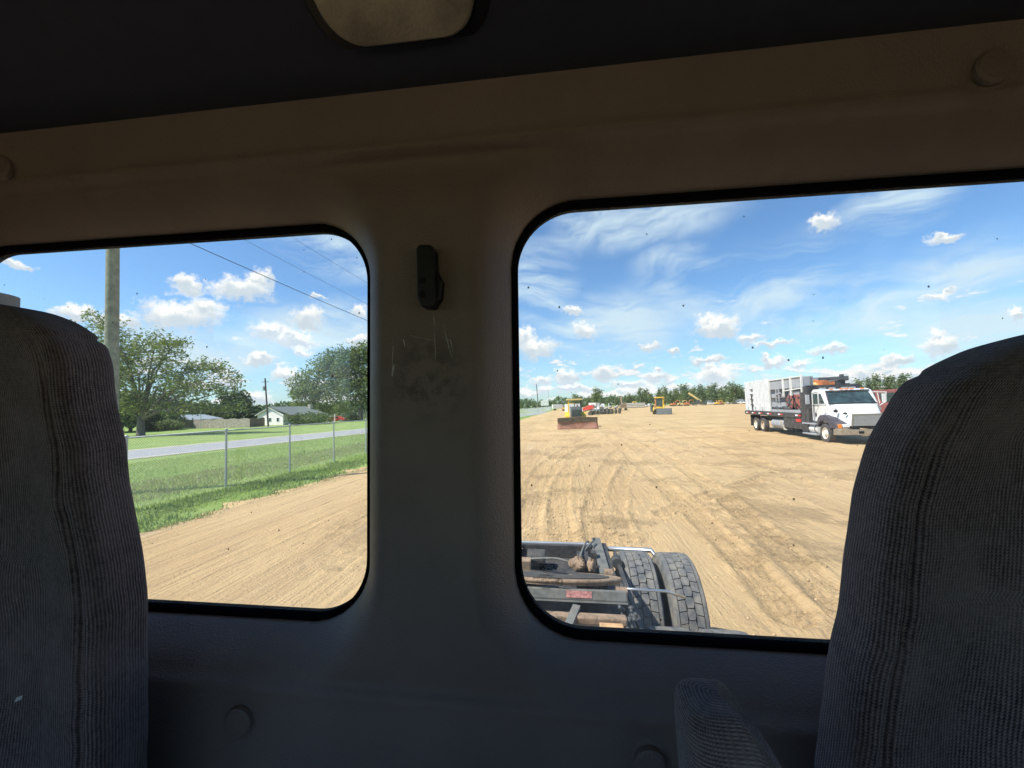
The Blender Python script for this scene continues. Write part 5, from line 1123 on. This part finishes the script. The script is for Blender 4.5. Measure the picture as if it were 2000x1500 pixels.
# dome lamp
def rrect(w,l,r,n=8):
    P=[]
    for cx_,cy_,a0_ in ((w/2-r,l/2-r,0),(-w/2+r,l/2-r,90),(-w/2+r,-l/2+r,180),(w/2-r,-l/2+r,270)):
        for k in range(n+1): a=R(a0_+90*k/n); P.append((cx_+r*math.cos(a),cy_+r*math.sin(a)))
    return P
DM=TM@Matrix.Translation((-.165,.325,.440))@Matrix.Rotation(R(-13),4,'X')
def dome(prof,nm,mt,par):
    b=MB(DM); loops=[[(x_,y_,z_) for x_,y_ in rrect(w,l,r)] for w,l,r,z_ in prof]; n=len(loops[0]); fs=[]
    for a in range(len(loops)-1):
        for k in range(n): fs.append((a*n+k,(a+1)*n+k,(a+1)*n+(k+1)%n,a*n+(k+1)%n))
    fs.append(tuple((len(loops)-1)*n+k for k in range(n))[::-1]); b.add([p_ for l in loops for p_ in l],fs); return b.build(nm,mt,par,auto=True)
dl_=dome([(.205,.235,.045,.03),(.200,.230,.045,.0),(.190,.220,.042,-.006),(.172,.205,.04,-.006),(.170,.203,.04,.0)],'dome_lamp',M['plastic'],tr_)
dome([(.168,.201,.04,.0),(.166,.199,.04,-.012),(.158,.19,.036,-.017),(.10,.12,.03,-.020)],'lens',M['lens'],dl_)

# ---------------------------------------------------------------- seats
def seat(label,xc,tab,ztop,side,yc=.392,hd=.040):
    root=empty('truck_seat',mat=MT@Matrix.Translation((xc,.2,-1.30))); tag(root,label,'seat')
    O=Vector((xc,.2,-1.30))
    zt=np.array([a for a,_ in tab]); hw_=np.array([b for _,b in tab]); o_=np.argsort(zt); zt=zt[o_]; hw_=hw_[o_]
    z=np.concatenate([np.linspace(-.80,-.40,16,endpoint=False),np.linspace(-.40,ztop-.07,110,endpoint=False),ztop-.07*(1-np.sin(np.linspace(0,math.pi/2,46)))])
    hw=np.interp(z,zt,hw_)
    # smooth the interpolated outline
    k=np.array([1,2,3,2,1.]);k/=k.sum(); hs=np.convolve(np.pad(hw,2,'edge'),k,'valid'); hs[-6:]=hw[-6:]; hw=hs
    hdz=hd*np.sqrt(np.clip(1-((np.clip(z-(ztop-.055),0,None))/.055)**2,0,1)); hdz=np.maximum(hdz,.001)
    n=260; a=np.linspace(0,2*math.pi,n+1); e=2/5.5
    cxx=np.sign(np.cos(a))*np.abs(np.cos(a))**e; syy=np.sign(np.sin(a))*np.abs(np.sin(a))**e
    Xp=hw[:,None]*cxx[None,:]; Yp=hdz[:,None]*syy[None,:]
    # front insert panel: soft hollow with a sewn groove around it
    dist=hw[:,None]-np.abs(Xp); front=np.clip(-syy,0,1)[None,:]**2
    top=np.clip((ztop-.045-z)/.06,0,1)[:,None]
    Yp+=front*top*(.022*np.clip((dist-.016)/.06,0,1)-.014*np.clip((dist-.10)/.10,0,1)) + front*top*(.009*np.exp(-((dist-.018)/.0035)**2))
    Yp+=front*(-.010*np.exp(-((z[:,None]+.45)/.12)**2))*np.clip(dist/.1,0,1)
    tb_=np.exp(-((z-(ztop-.048))/.003)**2)[:,None]; Yp+=.004*np.exp(-((z[:,None]+.165)/.0028)**2)*front*np.clip((dist-.03)/.02,0,1); Yp+=-.0035*tb_*syy[None,:]; Xp+=-.003*tb_*cxx[None,:]
    nn=.009*fbm(Xp*14+9,z[:,None]*10+0*Xp,3,int(xc*100)+50); Xp=Xp*(1+nn*2); Yp+=nn
    Wd=.27; arc=np.concatenate([[0],np.cumsum(np.hypot(np.diff(Wd*cxx),np.diff(hd*syy)))])
    V=np.stack([Xp,Yp+yc-O.y,z[:,None]+0*Xp-O.z],2).reshape(-1,3); U=np.stack([arc[None,:]+0*Xp,z[:,None]+0*Xp],2).reshape(-1,2)
    f=grid_faces(len(z),n+1); sb=npmesh('backrest',V,f,M['seat'],root,smooth=True,uvs=U)
    # cushion, base
    b=MB(Matrix.Translation(-O)); b.box(xc-.25,xc+.25,-.12,.36,-.86,-.74); b.build('cushion',M['seatflat'],root,bevel=.04,seg=3)
    b=MB(Matrix.Translation(-O)); b.box(xc-.2,xc+.2,-.05,.30,-1.30,-.86,tx=.03,ty=.03); b.build('pedestal',M['plastic'],root,bevel=.02)
    return root,O
tabL=[(-1,.25),(-.41,.272),(-.31,.271),(-.21,.264),(-.124,.250),(-.047,.234),(.006,.221),(.045,.212),(.067,.203),(.085,.188),(.100,.165),(.112,.135),(.120,.095),(.125,.03),(.126,0)]
tabR=[(-1,.27),(-.40,.285),(-.34,.283),(-.28,.274),(-.225,.263),(-.155,.249),(-.09,.238),(-.037,.221),(-.015,.21),(-.004,.203),(.010,.192),(.02,.177),(.031,.158),(.042,.136),(.052,.10),(.062,.05),(.066,0)]
sL,OL=seat('grey ribbed fabric seat back at the left edge under the exhaust stack',-.745,tabL,.126,1)
sR,OR=seat('grey ribbed fabric seat back on the right with an armrest beside it',.506,tabR,.066,-1)
# armrest of the right seat, tilted up against its inner side
b=[];A=[]
np.random.seed(3)
def armrest():
    n=48; a=np.linspace(0,2*math.pi,n+1); e=2/3.6
    prof=[(0,.0),(.0005,.018),(.003,.025),(.008,.030),(.02,.034),(.06,.037),(.2,.040),(.34,.042)]
    V=[];U=[]
    for s_,hw in prof:
        cxx=np.sign(np.cos(a))*np.abs(np.cos(a))**e; syy=np.sign(np.sin(a))*np.abs(np.sin(a))**e
        sh=.018*(1-math.exp(-s_/.05))
        for i in range(n+1): V.append((.106+.010*0+cxx[i]*hw+sh,.305+syy[i]*hw*.85,-.209-s_-.004*0+-.042*max(0,cxx[i]-.35)*math.exp(-s_/.12)*min(1,hw/.02))); U.append((a[i]*.035,s_+hw))
    V=np.array(V)-np.array(OR); return npmesh('armrest',V,grid_faces(len(prof),n+1),M['arm'],sR,smooth=True,uvs=np.array(U))
ar=armrest(); sm=ar.modifiers.new('sub','SUBSURF'); sm.levels=1; sm.render_levels=2
b=MB(Matrix.Translation(-OR)); b.bar((.12,.31,-.52),(.27,.33,-.56),.05,.05); b.build('armrest_pivot',M['plastic'],sR)
b=MB(Matrix.Translation(-OL)); q=tcoord(36,1368,.345); b.add([(q.x-.004,.3445,q.z-.002),(q.x+.003,.3455,q.z+.001),(q.x+.004,.3455,q.z+.005),(q.x-.002,.3445,q.z+.003)],[(0,1,2,3)]); b.build('lint_spot',M['sticker'],sL)
